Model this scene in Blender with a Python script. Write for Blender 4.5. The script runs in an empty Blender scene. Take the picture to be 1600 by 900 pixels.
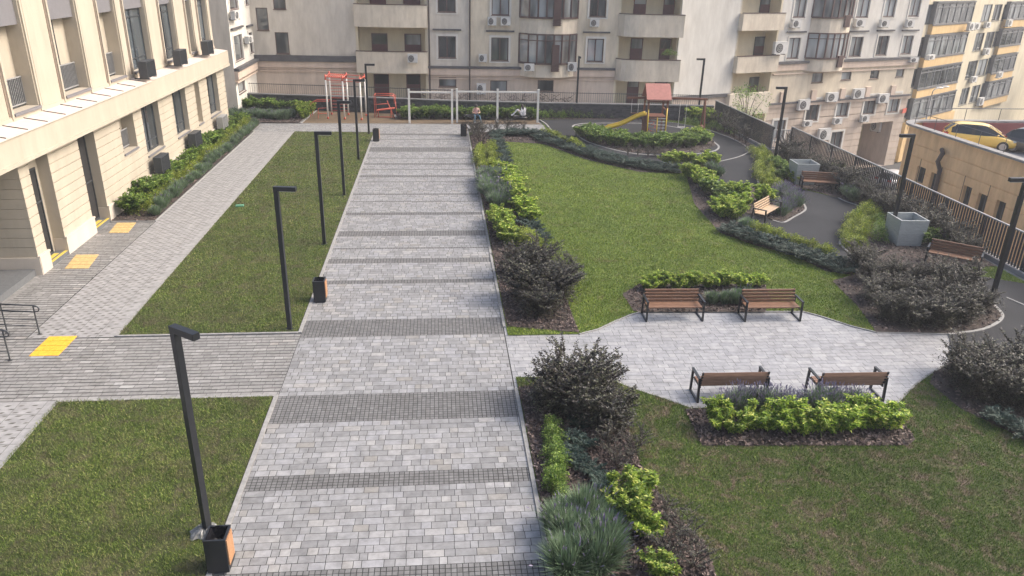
import bpy, math, random
import numpy as np
from mathutils import Vector, Matrix
random.seed(7); RNG = np.random.default_rng(7)
scene = bpy.context.scene
COL = scene.collection
R = math.radians
PI = math.pi

# ------------------------------------------------------------------ camera
F_PX = 1188.83; CX, CY = 800.0, 450.0; H = 10.0
CM = np.array([[0.9956282501915686, -0.09062009078568913, 0.022635957379105225],
               [-0.014368303628051256, -0.3880499317186457, -0.9215263438144383],
               [0.09229268265321654, 0.9171724208888685, -0.38765553148320325]])
CAM = np.array([0.0, 0.0, H])
def ray(px, py): return CM.T @ np.array([(px-CX)/F_PX, (py-CY)/F_PX, 1.0])
def G(px, py, z=0.0):
    d = ray(px, py); t = (z-H)/d[2]; return (float(d[0]*t), float(d[1]*t))
def GL(pts, z=0.0): return [G(a, b, z) for a, b in pts]

cd = bpy.data.cameras.new("camera"); cam = bpy.data.objects.new("camera", cd); COL.objects.link(cam)
cd.sensor_width = 36.0; cd.lens = 36.0*F_PX/1600.0; cd.clip_start = 0.1; cd.clip_end = 2000
m3 = Matrix((CM[0], -CM[1], -CM[2])).transposed()
cam.matrix_world = Matrix.Translation((0, 0, H)) @ m3.to_4x4()
scene.camera = cam

# ------------------------------------------------------------------ light
SUN_EL, SUN_AZ = R(42), R(86)      # azimuth from +Y towards +X
w = bpy.data.worlds.new("World"); scene.world = w; w.use_nodes = True
nt = w.node_tree; bg = nt.nodes["Background"]
sky = nt.nodes.new("ShaderNodeTexSky"); sky.sky_type = 'NISHITA'; sky.sun_disc = False
sky.sun_elevation = SUN_EL; sky.sun_rotation = SUN_AZ
sky.air_density = 1.0; sky.dust_density = 6.0; sky.ozone_density = 1.0
nt.links.new(sky.outputs[0], bg.inputs[0]); bg.inputs[1].default_value = 0.15
sl = bpy.data.lights.new("sun", 'SUN'); sl.energy = 1.38; sl.angle = R(20); sl.color = (1.0, 0.955, 0.89)
so = bpy.data.objects.new("sun", sl); COL.objects.link(so)
sd = Vector((math.sin(SUN_AZ)*math.cos(SUN_EL), math.cos(SUN_AZ)*math.cos(SUN_EL), math.sin(SUN_EL)))
so.rotation_euler = sd.to_track_quat('Z', 'Y').to_euler(); so.location = (20, 10, 40)
scene.view_settings.view_transform = 'Standard'; scene.view_settings.look = 'None'
scene.view_settings.exposure = 0.96; scene.view_settings.gamma = 1.0

# ------------------------------------------------------------------ materials
def srgb(r, g, b):
    f = lambda c: (c/12.92 if c <= 0.04045 else ((c+0.055)/1.055)**2.4)
    return (f(r/255.0), f(g/255.0), f(b/255.0))
class N:
    def __init__(s, name):
        s.m = bpy.data.materials.new(name); s.m.use_nodes = True; s.t = s.m.node_tree
        s.b = s.t.nodes["Principled BSDF"]
    def n(s, typ, **k):
        x = s.t.nodes.new(typ)
        for a, v in k.items(): setattr(x, a, v)
        return x
    def l(s, a, b): s.t.links.new(a, b)
    def coord(s, scale=(1, 1, 1)):
        g = s.n("ShaderNodeNewGeometry"); mp = s.n("ShaderNodeMapping"); mp.inputs[3].default_value = scale
        s.l(g.outputs["Position"], mp.inputs[0]); return mp.outputs[0]
    def noise(s, scale, detail=4, rough=0.55, vec=None, dist=0.0):
        x = s.n("ShaderNodeTexNoise"); x.inputs["Scale"].default_value = scale; x.inputs["Detail"].default_value = detail
        x.inputs["Roughness"].default_value = rough; x.inputs["Distortion"].default_value = dist
        s.l(vec if vec is not None else s.coord(), x.inputs["Vector"]); return x.outputs["Fac"]
    def ramp(s, fac, stops):
        r = s.n("ShaderNodeValToRGB"); e = r.color_ramp.elements
        while len(e) < len(stops): e.new(0.5)
        for i, (p, c) in enumerate(stops):
            e[i].position = p; e[i].color = (c[0], c[1], c[2], 1) if not isinstance(c, (int, float)) else (c, c, c, 1)
        s.l(fac, r.inputs[0]); return r.outputs[0]
    def mix(s, fac, a, b, mode='MIX'):
        x = s.n("ShaderNodeMix", data_type='RGBA', blend_type=mode)
        if isinstance(fac, (int, float)): x.inputs[0].default_value = fac
        else: s.l(fac, x.inputs[0])
        for i, v in ((6, a), (7, b)):
            if isinstance(v, tuple): x.inputs[i].default_value = (*v, 1)
            else: s.l(v, x.inputs[i])
        return x.outputs[2]
    def island(s): return s.n("ShaderNodeNewGeometry").outputs["Random Per Island"]
    def objrand(s): return s.n("ShaderNodeObjectInfo").outputs["Random"]
    def bump(s, h, strength=0.3, dist=0.02):
        b = s.n("ShaderNodeBump"); b.inputs["Strength"].default_value = strength; b.inputs["Distance"].default_value = dist
        s.l(h, b.inputs["Height"]); s.l(b.outputs[0], s.b.inputs["Normal"])
    def base(s, c):
        if isinstance(c, tuple): s.b.inputs["Base Color"].default_value = (*c, 1)
        else: s.l(c, s.b.inputs["Base Color"])
    def rough(s, v): s.b.inputs["Roughness"].default_value = v
    def metal(s, v): s.b.inputs["Metallic"].default_value = v
    def spec(s, v): s.b.inputs["Specular IOR Level"].default_value = v

def plain(name, c, rough=0.6, metal=0.0, var=0.15, scale=6.0, bump=0.0):
    k = N(name); f = k.noise(scale, 5, 0.6)
    lo = tuple(x*(1-var) for x in c); hi = tuple(min(1, x*(1+var)) for x in c)
    k.base(k.ramp(f, [(0.3, lo), (0.7, hi)])); k.rough(rough); k.metal(metal)
    if bump: k.bump(k.noise(scale*6, 3), bump, 0.01)
    return k.m

def island_mat(name, stops, rough=0.8, streak=0.0, nscale=8, bump=0.15, big=0.0, spec=0.5):
    k = N(name); c = k.ramp(k.island(), stops)
    f = k.noise(nscale, 5, 0.65)
    c = k.mix(0.55, c, k.ramp(f, [(0.25, 0.30), (0.75, 0.85)]), 'OVERLAY') if streak else c
    if big:
        g = k.noise(0.35, 4, 0.6)
        c = k.mix(big, c, k.ramp(g, [(0.3, (0.75, 0.74, 0.72)), (0.7, (1.0, 1.0, 1.02))]), 'MULTIPLY')
        g2 = k.noise(1.9, 9, 0.72, None, 1.2); c = k.mix(0.8, c, k.ramp(g2, [(0.34, (0.80, 0.79, 0.77)), (0.5, (1.0, 1.0, 1.0))]), 'MULTIPLY')
        g3 = k.noise(7, 3, 0.6); c = k.mix(0.7, c, k.ramp(g3, [(0.74, (1.0, 1.0, 1.0)), (0.80, (0.78, 0.77, 0.75))]), 'MULTIPLY')
    k.base(c); k.rough(rough); k.spec(spec)
    if bump: k.bump(k.noise(60, 3), bump, 0.004)
    return k.m

def leaf_mat(name, stops, rough=0.5, trans=0.3, spec=0.4):
    k = N(name); c = k.ramp(k.island(), stops)
    hv = k.n("ShaderNodeHueSaturation"); k.l(c, hv.inputs["Color"])
    mr = k.n("ShaderNodeMapRange"); mr.inputs[3].default_value = 0.8; mr.inputs[4].default_value = 1.2
    k.l(k.objrand(), mr.inputs[0]); k.l(mr.outputs[0], hv.inputs["Value"])
    c = hv.outputs[0]; k.base(c); k.rough(rough); k.spec(spec)
    tr = k.n("ShaderNodeBsdfTranslucent"); k.l(c, tr.inputs[0])
    mx = k.n("ShaderNodeMixShader"); mx.inputs[0].default_value = trans
    out = k.t.nodes["Material Output"]
    k.l(k.b.outputs[0], mx.inputs[1]); k.l(tr.outputs[0], mx.inputs[2]); k.l(mx.outputs[0], out.inputs[0])
    return k.m

M = {}
# paving
M['paver'] = island_mat("grey_pavers", [(0.0, (0.1860, 0.1860, 0.1860)), (0.2, (0.2185, 0.2185, 0.2185)), (0.5, (0.2511, 0.2511, 0.2492)), (0.75, (0.2651, 0.2669, 0.2743)), (0.93, (0.3023, 0.2976, 0.2883)), (1.0, (0.2232, 0.2139, 0.1972))], 0.55, 0.6, 5, 0.2, 0.25)
M['plaza'] = island_mat("pale_plaza_pavers", [(0.0, (0.2470, 0.2489, 0.2565)), (0.4, (0.2802, 0.2821, 0.2898)), (0.8, (0.3040, 0.3040, 0.3087)), (1.0, (0.3325, 0.3325, 0.3325))], 0.45, 0.5, 5, 0.2, 0.3)
M['setts'] = island_mat("dark_setts", [(0.0, (0.125, 0.124, 0.122)), (0.5, (0.15, 0.149, 0.147)), (1.0, (0.175, 0.174, 0.172))], 0.7, 0.4, 9, 0.2, 0.2)
M['joint'] = plain("paving_joint_sand", (0.04, 0.039, 0.037), 0.9, 0, 0.3, 20)
M['brickp'] = island_mat("thin_brick_pavers", [(0.0, (0.205, 0.202, 0.195)), (0.5, (0.235, 0.23, 0.222)), (0.9, (0.265, 0.26, 0.25)), (0.97, (0.34, 0.335, 0.325)), (1.0, (0.27, 0.25, 0.23))], 0.65, 0.5, 8, 0.2, 0.3)
M['gridp'] = plain("grid_paver_concrete", (0.2871, 0.2828, 0.2784), 0.8, 0, 0.22, 3.5, 0.15)
M['slot'] = plain("paver_slot_soil", (0.125, 0.12, 0.108), 0.95, 0, 0.4, 9)
M['kerb'] = plain("kerb_concrete", (0.27, 0.265, 0.255), 0.8, 0, 0.2, 8, 0.1)
def asphalt():
    k = N("playground_asphalt"); f = k.noise(0.6, 5, 0.6); g = k.noise(90, 2)
    c = k.ramp(f, [(0.3, (0.024, 0.025, 0.028)), (0.7, (0.036, 0.037, 0.041))])
    c = k.mix(0.35, c, k.ramp(g, [(0.3, 0.2), (0.75, 0.8)]), 'OVERLAY'); k.base(c); k.rough(0.8); k.spec(0.25); k.bump(g, 0.4, 0.004); return k.m
M['asphalt'] = asphalt()
M['rubber'] = plain("brown_rubber_paving", (0.125, 0.087, 0.05), 0.9, 0, 0.25, 3, 0.2)
M['soil'] = plain("bed_soil", (0.055, 0.042, 0.036), 0.95, 0, 0.4, 7, 0.5)
M['bark'] = island_mat("bark_chips", [(0.0, (0.035, 0.023, 0.02)), (0.45, (0.085, 0.058, 0.05)), (0.8, (0.15, 0.108, 0.095)), (1.0, (0.24, 0.19, 0.17))], 0.8, 0, 8, 0)
M['tactile'] = plain("yellow_tactile", (0.72, 0.40, 0.04), 0.6, 0, 0.12, 8, 0.1)
M['tactile_pale'] = plain("faded_yellow_tactile", (0.52, 0.37, 0.16), 0.7, 0, 0.18, 8, 0.1)
def lawn_mat(name, g1, g2, dry, dry_lo, dry_hi, sc=0.9):
    k = N(name); v = k.coord()
    a = k.noise(2.2, 6, 0.7, v); c = k.ramp(a, [(0.3, g1), (0.7, g2)])
    d = k.noise(sc, 9, 0.74, v, 0.8); df = k.ramp(d, [(dry_lo, 0.0), (dry_hi, 1.0)])
    c = k.mix(df, c, dry); f = k.noise(45, 3, 0.7, v)
    c = k.mix(0.5, c, k.ramp(f, [(0.3, 0.2), (0.7, 0.8)]), 'OVERLAY')
    k.base(c); k.rough(0.85); k.spec(0.15); k.bump(f, 0.7, 0.03); return k.m
M['lawn_l'] = lawn_mat("lawn_turf", (0.0385, 0.0525, 0.0192), (0.0788, 0.0980, 0.0350), (0.0963, 0.0823, 0.0525), 0.46, 0.66, 1.6)
M['lawn_r'] = lawn_mat("lawn_turf_green", (0.0581, 0.0911, 0.0224), (0.1257, 0.1664, 0.0449), (0.1644, 0.1226, 0.0748), 0.54, 0.74, 1.2)
M['lawn_d'] = lawn_mat("lawn_turf_worn", (0.0435, 0.0609, 0.0203), (0.0798, 0.0986, 0.0348), (0.1377, 0.1044, 0.0798), 0.48, 0.63, 1.9)
def blade_mat(name, stops, dry, lo, hi, sc=0.9):
    k = N(name); v = k.coord(); c = k.ramp(k.island(), stops)
    d = k.noise(sc, 9, 0.74, v, 0.8); c = k.mix(k.ramp(d, [(lo, 0.0), (hi, 1.0)]), c, dry)
    b = k.noise(0.25, 3, 0.5, v); c = k.mix(0.6, c, k.ramp(b, [(0.35, (0.72, 0.78, 0.68)), (0.65, (1.15, 1.12, 1.0))]), 'MULTIPLY')
    b2 = k.noise(1.1, 5, 0.65, v, 0.5); c = k.mix(0.7, c, k.ramp(b2, [(0.35, (0.72, 0.74, 0.70)), (0.62, (1.15, 1.15, 1.1))]), 'MULTIPLY')
    k.base(c); k.rough(0.6); k.spec(0.25); return k.m
M['blade_l'] = blade_mat("grass_blades_dull", [(0, (0.0588, 0.0955, 0.0147)), (0.45, (0.1250, 0.1817, 0.0353)), (0.85, (0.2205, 0.2695, 0.0735)), (1, (0.3381, 0.3080, 0.1470))], (0.1543, 0.1417, 0.0809), 0.46, 0.68, 1.6)
M['blade_r'] = blade_mat("grass_blades_fresh", [(0, (0.0911, 0.1520, 0.0146)), (0.45, (0.1904, 0.2737, 0.0351)), (0.85, (0.3062, 0.3800, 0.0659)), (1, (0.4304, 0.3800, 0.1463))], (0.2070, 0.1672, 0.0878), 0.55, 0.78, 1.2)
M['blade_d'] = blade_mat("grass_blades_worn", [(0, (0.0562, 0.1100, 0.0125)), (0.5, (0.1187, 0.1993, 0.0300)), (0.85, (0.1875, 0.2544, 0.0562)), (1, (0.3000, 0.2750, 0.1375))], (0.1900, 0.1595, 0.0900), 0.48, 0.63, 1.9)
# buildings
def stucco(name, c, var, streak=0.3, rough=0.9, scale=0.5, dirt=(0.45, 0.42, 0.40)):
    k = N(name); v = k.coord((1, 1, 0.25)); f = k.noise(scale, 6, 0.62, k.coord()); s = k.noise(1.6, 6, 0.7, v)
    base = k.ramp(f, [(0.3, tuple(x*(1-var) for x in c)), (0.7, tuple(x*(1+var*0.5) for x in c))])
    st = k.ramp(s, [(0.35, dirt), (0.62, (1, 1, 1))]); base = k.mix(streak, base, st, 'MULTIPLY')
    k.base(base); k.rough(rough); k.bump(k.noise(35, 4), 0.15, 0.01); return k.m
M['cream'] = stucco("cream_stone_render", (0.455, 0.405, 0.325), 0.06, 0.22)
M['plinth'] = stucco("pale_stone_plinth", (0.55, 0.49, 0.42), 0.06, 0.15)
M['pgroove'] = plain('brown_joint', (0.20, 0.155, 0.12), 0.9, 0, 0.15)
M['greyp'] = plain("grey_spandrel_panel", (0.17, 0.165, 0.175), 0.6, 0, 0.05)
M['ledge_metal'] = plain("pinkish_metal_ledge", (0.62, 0.53, 0.47), 0.5, 0.0, 0.08, 2)
M['aptgrey'] = stucco("weathered_grey_render", (0.65, 0.60, 0.525), 0.10, 0.38, 0.9, 0.35)
M['aptwall'] = stucco("weathered_beige_render", (0.70, 0.615, 0.48), 0.10, 0.38, 0.9, 0.35)
M['apttan'] = stucco("tan_base_render", (0.60, 0.50, 0.41), 0.10, 0.38, 0.9, 0.5)
M['aptband'] = stucco("peach_band_render", (0.62, 0.50, 0.41), 0.08, 0.3)
M['aptwhite'] = stucco("whitish_render", (0.68, 0.655, 0.60), 0.07, 0.3, 0.9, 0.3)
M['parapet'] = stucco("stained_balcony_render", (0.69, 0.615, 0.50), 0.12, 0.42, 0.9, 0.9)
M['loggia'] = stucco("loggia_yellow_render", (0.70, 0.62, 0.46), 0.07, 0.25)
M['ylw_cream'] = stucco("yellow_cream_render", (0.64, 0.57, 0.42), 0.06, 0.3)
M['ylw_ochre'] = stucco("ochre_render", (0.64, 0.45, 0.22), 0.06, 0.25)
M['garage'] = stucco("orange_garage_render", (0.7956, 0.5390, 0.2880), 0.08, 0.40, 0.9, 0.6, (0.5100, 0.4116, 0.3240))
M['maroon'] = stucco("maroon_wall_render", (0.22, 0.06, 0.06), 0.08, 0.2)
M['capstone'] = plain("grey_cap_stone", (0.24, 0.235, 0.23), 0.85, 0, 0.25, 3)
M['coping'] = plain('dark_grey_coping', (0.13, 0.13, 0.13), 0.85, 0, 0.3, 3)
M['darkcap'] = plain("dark_flashing", (0.085, 0.083, 0.088), 0.7, 0, 0.3, 2)
M['bayframe'] = plain('grey_bay_frame', (0.11, 0.115, 0.125), 0.45, 0, 0.1)
M['brownframe'] = plain("brown_window_frame", (0.075, 0.038, 0.033), 0.5, 0, 0.15)
M['darkframe'] = plain("dark_grey_window_frame", (0.045, 0.05, 0.055), 0.45, 0, 0.1)
M['door'] = plain("dark_red_door", (0.10, 0.032, 0.035), 0.5, 0, 0.2)
def glass(name, stops, rough=0.06):
    k = N(name); g = k.n("ShaderNodeNewGeometry"); mp = k.n("ShaderNodeMapping"); mp.inputs[3].default_value = (1.3, 1.3, 0.35)
    k.l(g.outputs["Position"], mp.inputs[0]); f = k.noise(0.9, 2, 0.4, mp.outputs[0])
    a = k.n("ShaderNodeMath", operation='ADD'); k.l(f, a.inputs[0])
    mm = k.n("ShaderNodeMath", operation='MULTIPLY'); mm.inputs[1].default_value = 0.5; k.l(k.objrand(), mm.inputs[0]); k.l(mm.outputs[0], a.inputs[1])
    s2 = k.n("ShaderNodeMath", operation='SUBTRACT'); k.l(a.outputs[0], s2.inputs[0]); s2.inputs[1].default_value = 0.25
    k.base(k.ramp(s2.outputs[0], stops)); k.rough(rough); k.spec(0.6)
    k.b.inputs["Coat Weight"].default_value = 0.6; k.b.inputs["Coat Roughness"].default_value = 0.03
    return k.m
M['glass'] = glass("window_glass", [(0.2, (0.016, 0.018, 0.02)), (0.38, (0.06, 0.068, 0.072)), (0.52, (0.17, 0.18, 0.18)), (0.75, (0.36, 0.39, 0.40))])
M['glass_dark'] = glass("dark_office_glass", [(0.3, (0.03, 0.038, 0.045)), (0.7, (0.10, 0.12, 0.135))])
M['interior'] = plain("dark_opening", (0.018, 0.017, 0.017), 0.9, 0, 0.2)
M['pipe'] = plain("brown_downpipe", (0.06, 0.045, 0.042), 0.6, 0, 0.2)
M['acwhite'] = plain("white_casing", (0.56, 0.555, 0.54), 0.5, 0, 0.1, 3)
M['acdark'] = plain("black_fan_grille", (0.03, 0.03, 0.032), 0.5, 0, 0.2)
M['cage'] = plain("grey_louvre_metal", (0.055, 0.06, 0.066), 0.5, 0.2, 0.1)
M['cage_l'] = plain("pale_louvre_metal", (0.33, 0.33, 0.33), 0.5, 0.2, 0.1)
# objects
M['black'] = plain("anthracite_powder_coat", (0.013, 0.015, 0.019), 0.42, 0.0, 0.15)
def wood(name, c1, c2):
    k = N(name); v = k.coord((1.2, 14, 14)); f = k.noise(3, 5, 0.6, v)
    hv = k.mix(0.4, k.ramp(f, [(0.3, c1), (0.7, c2)]), k.ramp(k.island(), [(0, (0.8, 0.8, 0.8)), (1, (1.15, 1.1, 1.05))]), 'MULTIPLY')
    k.base(hv); k.rough(0.5); return k.m
M['wood'] = wood("brown_bench_wood", (0.1500, 0.0816, 0.0504), (0.2580, 0.1500, 0.0984))
M['wood_l'] = wood("pale_bench_wood", (0.40, 0.29, 0.19), (0.55, 0.42, 0.29))
M['wood_o'] = wood("orange_bin_wood", (0.36, 0.18, 0.085), (0.50, 0.28, 0.15))
M['panel'] = plain("lamp_diffuser", (0.6, 0.6, 0.58), 0.4)
M['redpaint'] = plain("red_paint", (0.55, 0.115, 0.075), 0.45, 0, 0.12)
M['whitepaint'] = plain("white_paint", (0.66, 0.64, 0.60), 0.5, 0, 0.08)
M['yellowpaint'] = plain("yellow_plastic", (0.72, 0.50, 0.04), 0.35, 0, 0.1)
M['playwood'] = wood("reddish_play_wood", (0.16, 0.06, 0.035), (0.24, 0.10, 0.06))
M['playroof'] = plain("faded_red_roof", (0.40, 0.17, 0.14), 0.7, 0, 0.12)
M['gabion'] = island_mat("dark_wall_stone", [(0, (0.03, 0.031, 0.034)), (1, (0.075, 0.076, 0.08))], 0.9, 0.5, 6, 0.4)
M['gabionwall'] = plain("dark_wall_face", (0.045, 0.046, 0.052), 0.9, 0, 0.4, 5, 0.6)
M['fence'] = plain("grey_fence_steel", (0.045, 0.045, 0.05), 0.45, 0.3, 0.15)
M['railtop'] = plain('pale_top_rail', (0.32, 0.32, 0.31), 0.35, 0.2, 0.1)
M['whitefence'] = plain("white_fence_paint", (0.45, 0.43, 0.40), 0.5, 0, 0.1)
def film():
    k = N("film_wrapped_tub"); v = k.coord((1, 1, 6)); f = k.noise(3, 6, 0.7, v, 1.5)
    k.base(k.ramp(f, [(0.3, (0.27, 0.29, 0.28)), (0.7, (0.42, 0.44, 0.43))])); k.rough(0.3); k.bump(f, 0.5, 0.03); return k.m
M['film'] = film()
M['plastic'] = plain("clear_grey_plastic", (0.17, 0.17, 0.165), 0.3, 0, 0.5, 14)
M['bag'] = plain("black_bin_liner", (0.012, 0.012, 0.015), 0.25, 0, 0.3, 20, 0.5)
M['green_lid'] = plain("green_lid", (0.10, 0.28, 0.17), 0.5, 0, 0.1)
M['step'] = plain("dark_step_granite", (0.12, 0.125, 0.13), 0.6, 0, 0.15, 10)
M['stepy'] = plain("yellow_step_strip", (0.62, 0.46, 0.08), 0.6, 0, 0.1)
M['rail'] = plain("grey_rail_steel", (0.08, 0.085, 0.09), 0.4, 0.4, 0.1)
M['street'] = plain("street_asphalt", (0.06, 0.06, 0.06), 0.9, 0, 0.25, 0.8)
M['concrete'] = plain("concrete", (0.28, 0.27, 0.26), 0.9, 0, 0.2, 1.5)
M['tyre'] = plain("tyre_rubber", (0.015, 0.015, 0.015), 0.8)
M['rim'] = plain("alloy_rim", (0.4, 0.4, 0.41), 0.3, 0.8)
def paint(name, c):
    k = N(name); k.base(c); k.rough(0.35); k.b.inputs["Coat Weight"].default_value = 0.8; k.b.inputs["Coat Roughness"].default_value = 0.05; return k.m
M['car_y'] = paint("yellow_car_paint", (0.80, 0.52, 0.08)); M['car_r'] = paint("red_car_paint", (0.35, 0.02, 0.03))
M['car_k'] = paint("black_car_paint", (0.02, 0.02, 0.022)); M['car_w'] = paint("silver_car_paint", (0.55, 0.56, 0.58))
M['carglass'] = plain("car_glass", (0.02, 0.025, 0.03), 0.05)
M['redlens'] = plain("red_lens", (0.4, 0.02, 0.02), 0.2)
# plants
M['lf_purple'] = leaf_mat("purple_leaves", [(0, (0.014, 0.011, 0.012)), (0.35, (0.032, 0.026, 0.025)), (0.6, (0.055, 0.050, 0.040)), (0.85, (0.085, 0.088, 0.055)), (1, (0.13, 0.145, 0.075))], 0.5, 0.15, 0.5)
M['lf_lime'] = leaf_mat("lime_leaves", [(0, (0.0592, 0.1271, 0.0143)), (0.4, (0.2028, 0.3289, 0.0358)), (0.8, (0.4225, 0.5382, 0.0786)), (1, (0.7800, 0.7590, 0.2310))], 0.45, 0.42)
M['lf_green'] = leaf_mat("mid_green_leaves", [(0, (0.0390, 0.0875, 0.0138)), (0.45, (0.1170, 0.2063, 0.0322)), (0.85, (0.2340, 0.3375, 0.0633)), (1, (0.3900, 0.4750, 0.1035))], 0.45, 0.3)
M['lf_gold'] = leaf_mat("golden_green_leaves", [(0, (0.0625, 0.1080, 0.0132)), (0.5, (0.2000, 0.2700, 0.0330)), (1, (0.4500, 0.4800, 0.0770))], 0.5, 0.3)
M['lf_lav'] = leaf_mat("lavender_leaves", [(0, (0.0633, 0.1080, 0.0517)), (0.5, (0.1437, 0.2160, 0.1150)), (1, (0.2530, 0.3360, 0.2185))], 0.6, 0.2)
M['lf_flower'] = leaf_mat("lavender_flowers", [(0, (0.14, 0.12, 0.19)), (1, (0.27, 0.245, 0.33))], 0.7, 0.2)
M['lf_jun'] = leaf_mat("bluegreen_needles", [(0, (0.010, 0.026, 0.018)), (0.55, (0.032, 0.062, 0.046)), (0.9, (0.075, 0.115, 0.09)), (1, (0.13, 0.17, 0.14))], 0.6, 0.1)
M['lf_tree'] = leaf_mat("tree_leaves", [(0, (0.015, 0.035, 0.012)), (0.6, (0.04, 0.075, 0.022)), (1, (0.08, 0.12, 0.035))], 0.5, 0.25)
M['twig'] = plain("dark_twigs", (0.05, 0.035, 0.03), 0.8, 0, 0.3)
M['gstem'] = plain("green_stems", (0.09, 0.11, 0.04), 0.7, 0, 0.3)
M['trunk'] = plain("tree_bark", (0.09, 0.075, 0.06), 0.9, 0, 0.3, 8, 0.4)
# people
M['skin'] = plain("skin", (0.52, 0.32, 0.24), 0.55, 0, 0.06)
M['hair'] = plain("dark_hair", (0.02, 0.014, 0.012), 0.5, 0, 0.2)
M['jeans'] = plain("blue_jeans", (0.06, 0.12, 0.17), 0.85, 0, 0.15)
M['pinktop'] = plain("pink_top", (0.55, 0.33, 0.32), 0.85, 0, 0.08)
M['whitecloth'] = plain("white_clothes", (0.66, 0.65, 0.66), 0.85, 0, 0.06)
M['shoe'] = plain("white_shoes", (0.65, 0.64, 0.62), 0.6, 0, 0.06)

# ------------------------------------------------------------------ mesh builder
class MB:
    def __init__(s): s.v = []; s.f = []; s.mi = []; s.mats = []; s.cur = 0
    def mat(s, m):
        if m not in s.mats: s.mats.append(m)
        s.cur = s.mats.index(m); return s
    def add(s, vs, fs):
        o = len(s.v); s.v += [tuple(map(float, p)) for p in vs]
        for f in fs: s.f.append(tuple(o+i for i in f)); s.mi.append(s.cur)
        return s
    def quad(s, a, b, c, d): return s.add([a, b, c, d], [(0, 1, 2, 3)])
    def box(s, x0, x1, y0, y1, z0, z1):
        return s.add([(x0,y0,z0),(x1,y0,z0),(x1,y1,z0),(x0,y1,z0),(x0,y0,z1),(x1,y0,z1),(x1,y1,z1),(x0,y1,z1)],
                     [(0,3,2,1),(4,5,6,7),(0,1,5,4),(1,2,6,5),(2,3,7,6),(3,0,4,7)])
    def obox(s, O, u, n, a0, a1, d0, d1, z0, z1):
        """box in a facade frame: along u, outward n, up z"""
        P = lambda a, d, z: (O[0]+u[0]*a+n[0]*d, O[1]+u[1]*a+n[1]*d, z)
        return s.add([P(a0,d0,z0),P(a1,d0,z0),P(a1,d1,z0),P(a0,d1,z0),P(a0,d0,z1),P(a1,d0,z1),P(a1,d1,z1),P(a0,d1,z1)],
                     [(0,1,2,3),(4,7,6,5),(0,4,5,1),(1,5,6,2),(2,6,7,3),(3,7,4,0)])
    def bar(s, p, q, w, h, up=(0,0,1)):
        p, q = Vector(p), Vector(q); d = (q-p).normalized(); a = d.cross(Vector(up))
        if a.length < 1e-4: a = d.cross(Vector((1,0,0)))
        a.normalize(); b = a.cross(d).normalized(); a *= w/2; b *= h/2
        return s.add([p-a-b,p+a-b,p+a+b,p-a+b,q-a-b,q+a-b,q+a+b,q-a+b], [(0,1,2,3),(7,6,5,4),(0,4,5,1),(1,5,6,2),(2,6,7,3),(3,7,4,0)])
    def tube(s, pts, r, n=8, cap=True):
        pts = [Vector(p) for p in pts]; rs = r if isinstance(r, (list, tuple)) else [r]*len(pts)
        vs = []; fs = []; ref = None
        for i, p in enumerate(pts):
            d = (pts[min(i+1, len(pts)-1)]-pts[max(i-1, 0)]).normalized()
            if ref is None:
                ref = d.cross(Vector((0,0,1)));  ref = d.cross(Vector((1,0,0))) if ref.length < 1e-3 else ref
            a = (ref - d*ref.dot(d)).normalized(); ref = a; b = d.cross(a)
            for k in range(n):
                t = 2*PI*k/n; vs.append(p+(a*math.cos(t)+b*math.sin(t))*rs[i])
        for i in range(len(pts)-1):
            for k in range(n): fs.append((i*n+k, i*n+(k+1)%n, (i+1)*n+(k+1)%n, (i+1)*n+k))
        if cap: fs.append(tuple(range(n-1, -1, -1))); fs.append(tuple((len(pts)-1)*n+k for k in range(n)))
        return s.add(vs, fs)
    def cyl(s, c, r, h, n=20, axis='z', r2=None):
        a = Vector(c); d = {'x': Vector((h,0,0)), 'y': Vector((0,h,0)), 'z': Vector((0,0,h))}[axis]
        return s.tube([a, a+d], [r, r if r2 is None else r2], n)
    def poly(s, pts, z): return s.add([(p[0], p[1], z) for p in pts], [tuple(range(len(pts)))])
    def prism(s, pts, z0, z1):
        n = len(pts); vs = [(p[0],p[1],z0) for p in pts]+[(p[0],p[1],z1) for p in pts]
        return s.add(vs, [tuple(range(n-1,-1,-1)), tuple(range(n, 2*n))]+[(i,(i+1)%n,n+(i+1)%n,n+i) for i in range(n)])
    def sphere(s, c, rx, ry=None, rz=None, n=12, m=8):
        ry = ry or rx; rz = rz or rx; vs = [(c[0],c[1],c[2]-rz)]; fs = []
        for i in range(1, m):
            t = PI*i/m-PI/2
            for k in range(n): a = 2*PI*k/n; vs.append((c[0]+rx*math.cos(t)*math.cos(a), c[1]+ry*math.cos(t)*math.sin(a), c[2]+rz*math.sin(t)))
        vs.append((c[0],c[1],c[2]+rz)); L = len(vs)-1
        for k in range(n):
            fs.append((0, 1+(k+1)%n, 1+k)); fs.append((L, 1+(m-2)*n+k, 1+(m-2)*n+(k+1)%n))
            for i in range(m-2): fs.append((1+i*n+k, 1+i*n+(k+1)%n, 1+(i+1)*n+(k+1)%n, 1+(i+1)*n+k))
        return s.add(vs, fs)
    def build(s, name, m=None, parent=None, smooth=False, off=None):
        me = bpy.data.meshes.new(name)
        v = s.v
        if off is not None: v = [(p[0]-off[0], p[1]-off[1], p[2]-off[2]) for p in v]
        me.from_pydata(v, [], s.f)
        if m is not None: me.materials.append(m)
        else:
            for k in s.mats: me.materials.append(k)
            me.polygons.foreach_set('material_index', s.mi)
        if smooth: me.polygons.foreach_set('use_smooth', [True]*len(s.f))
        me.update()
        o = bpy.data.objects.new(name, me); COL.objects.link(o)
        if parent is not None: o.parent = parent
        return o
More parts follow.
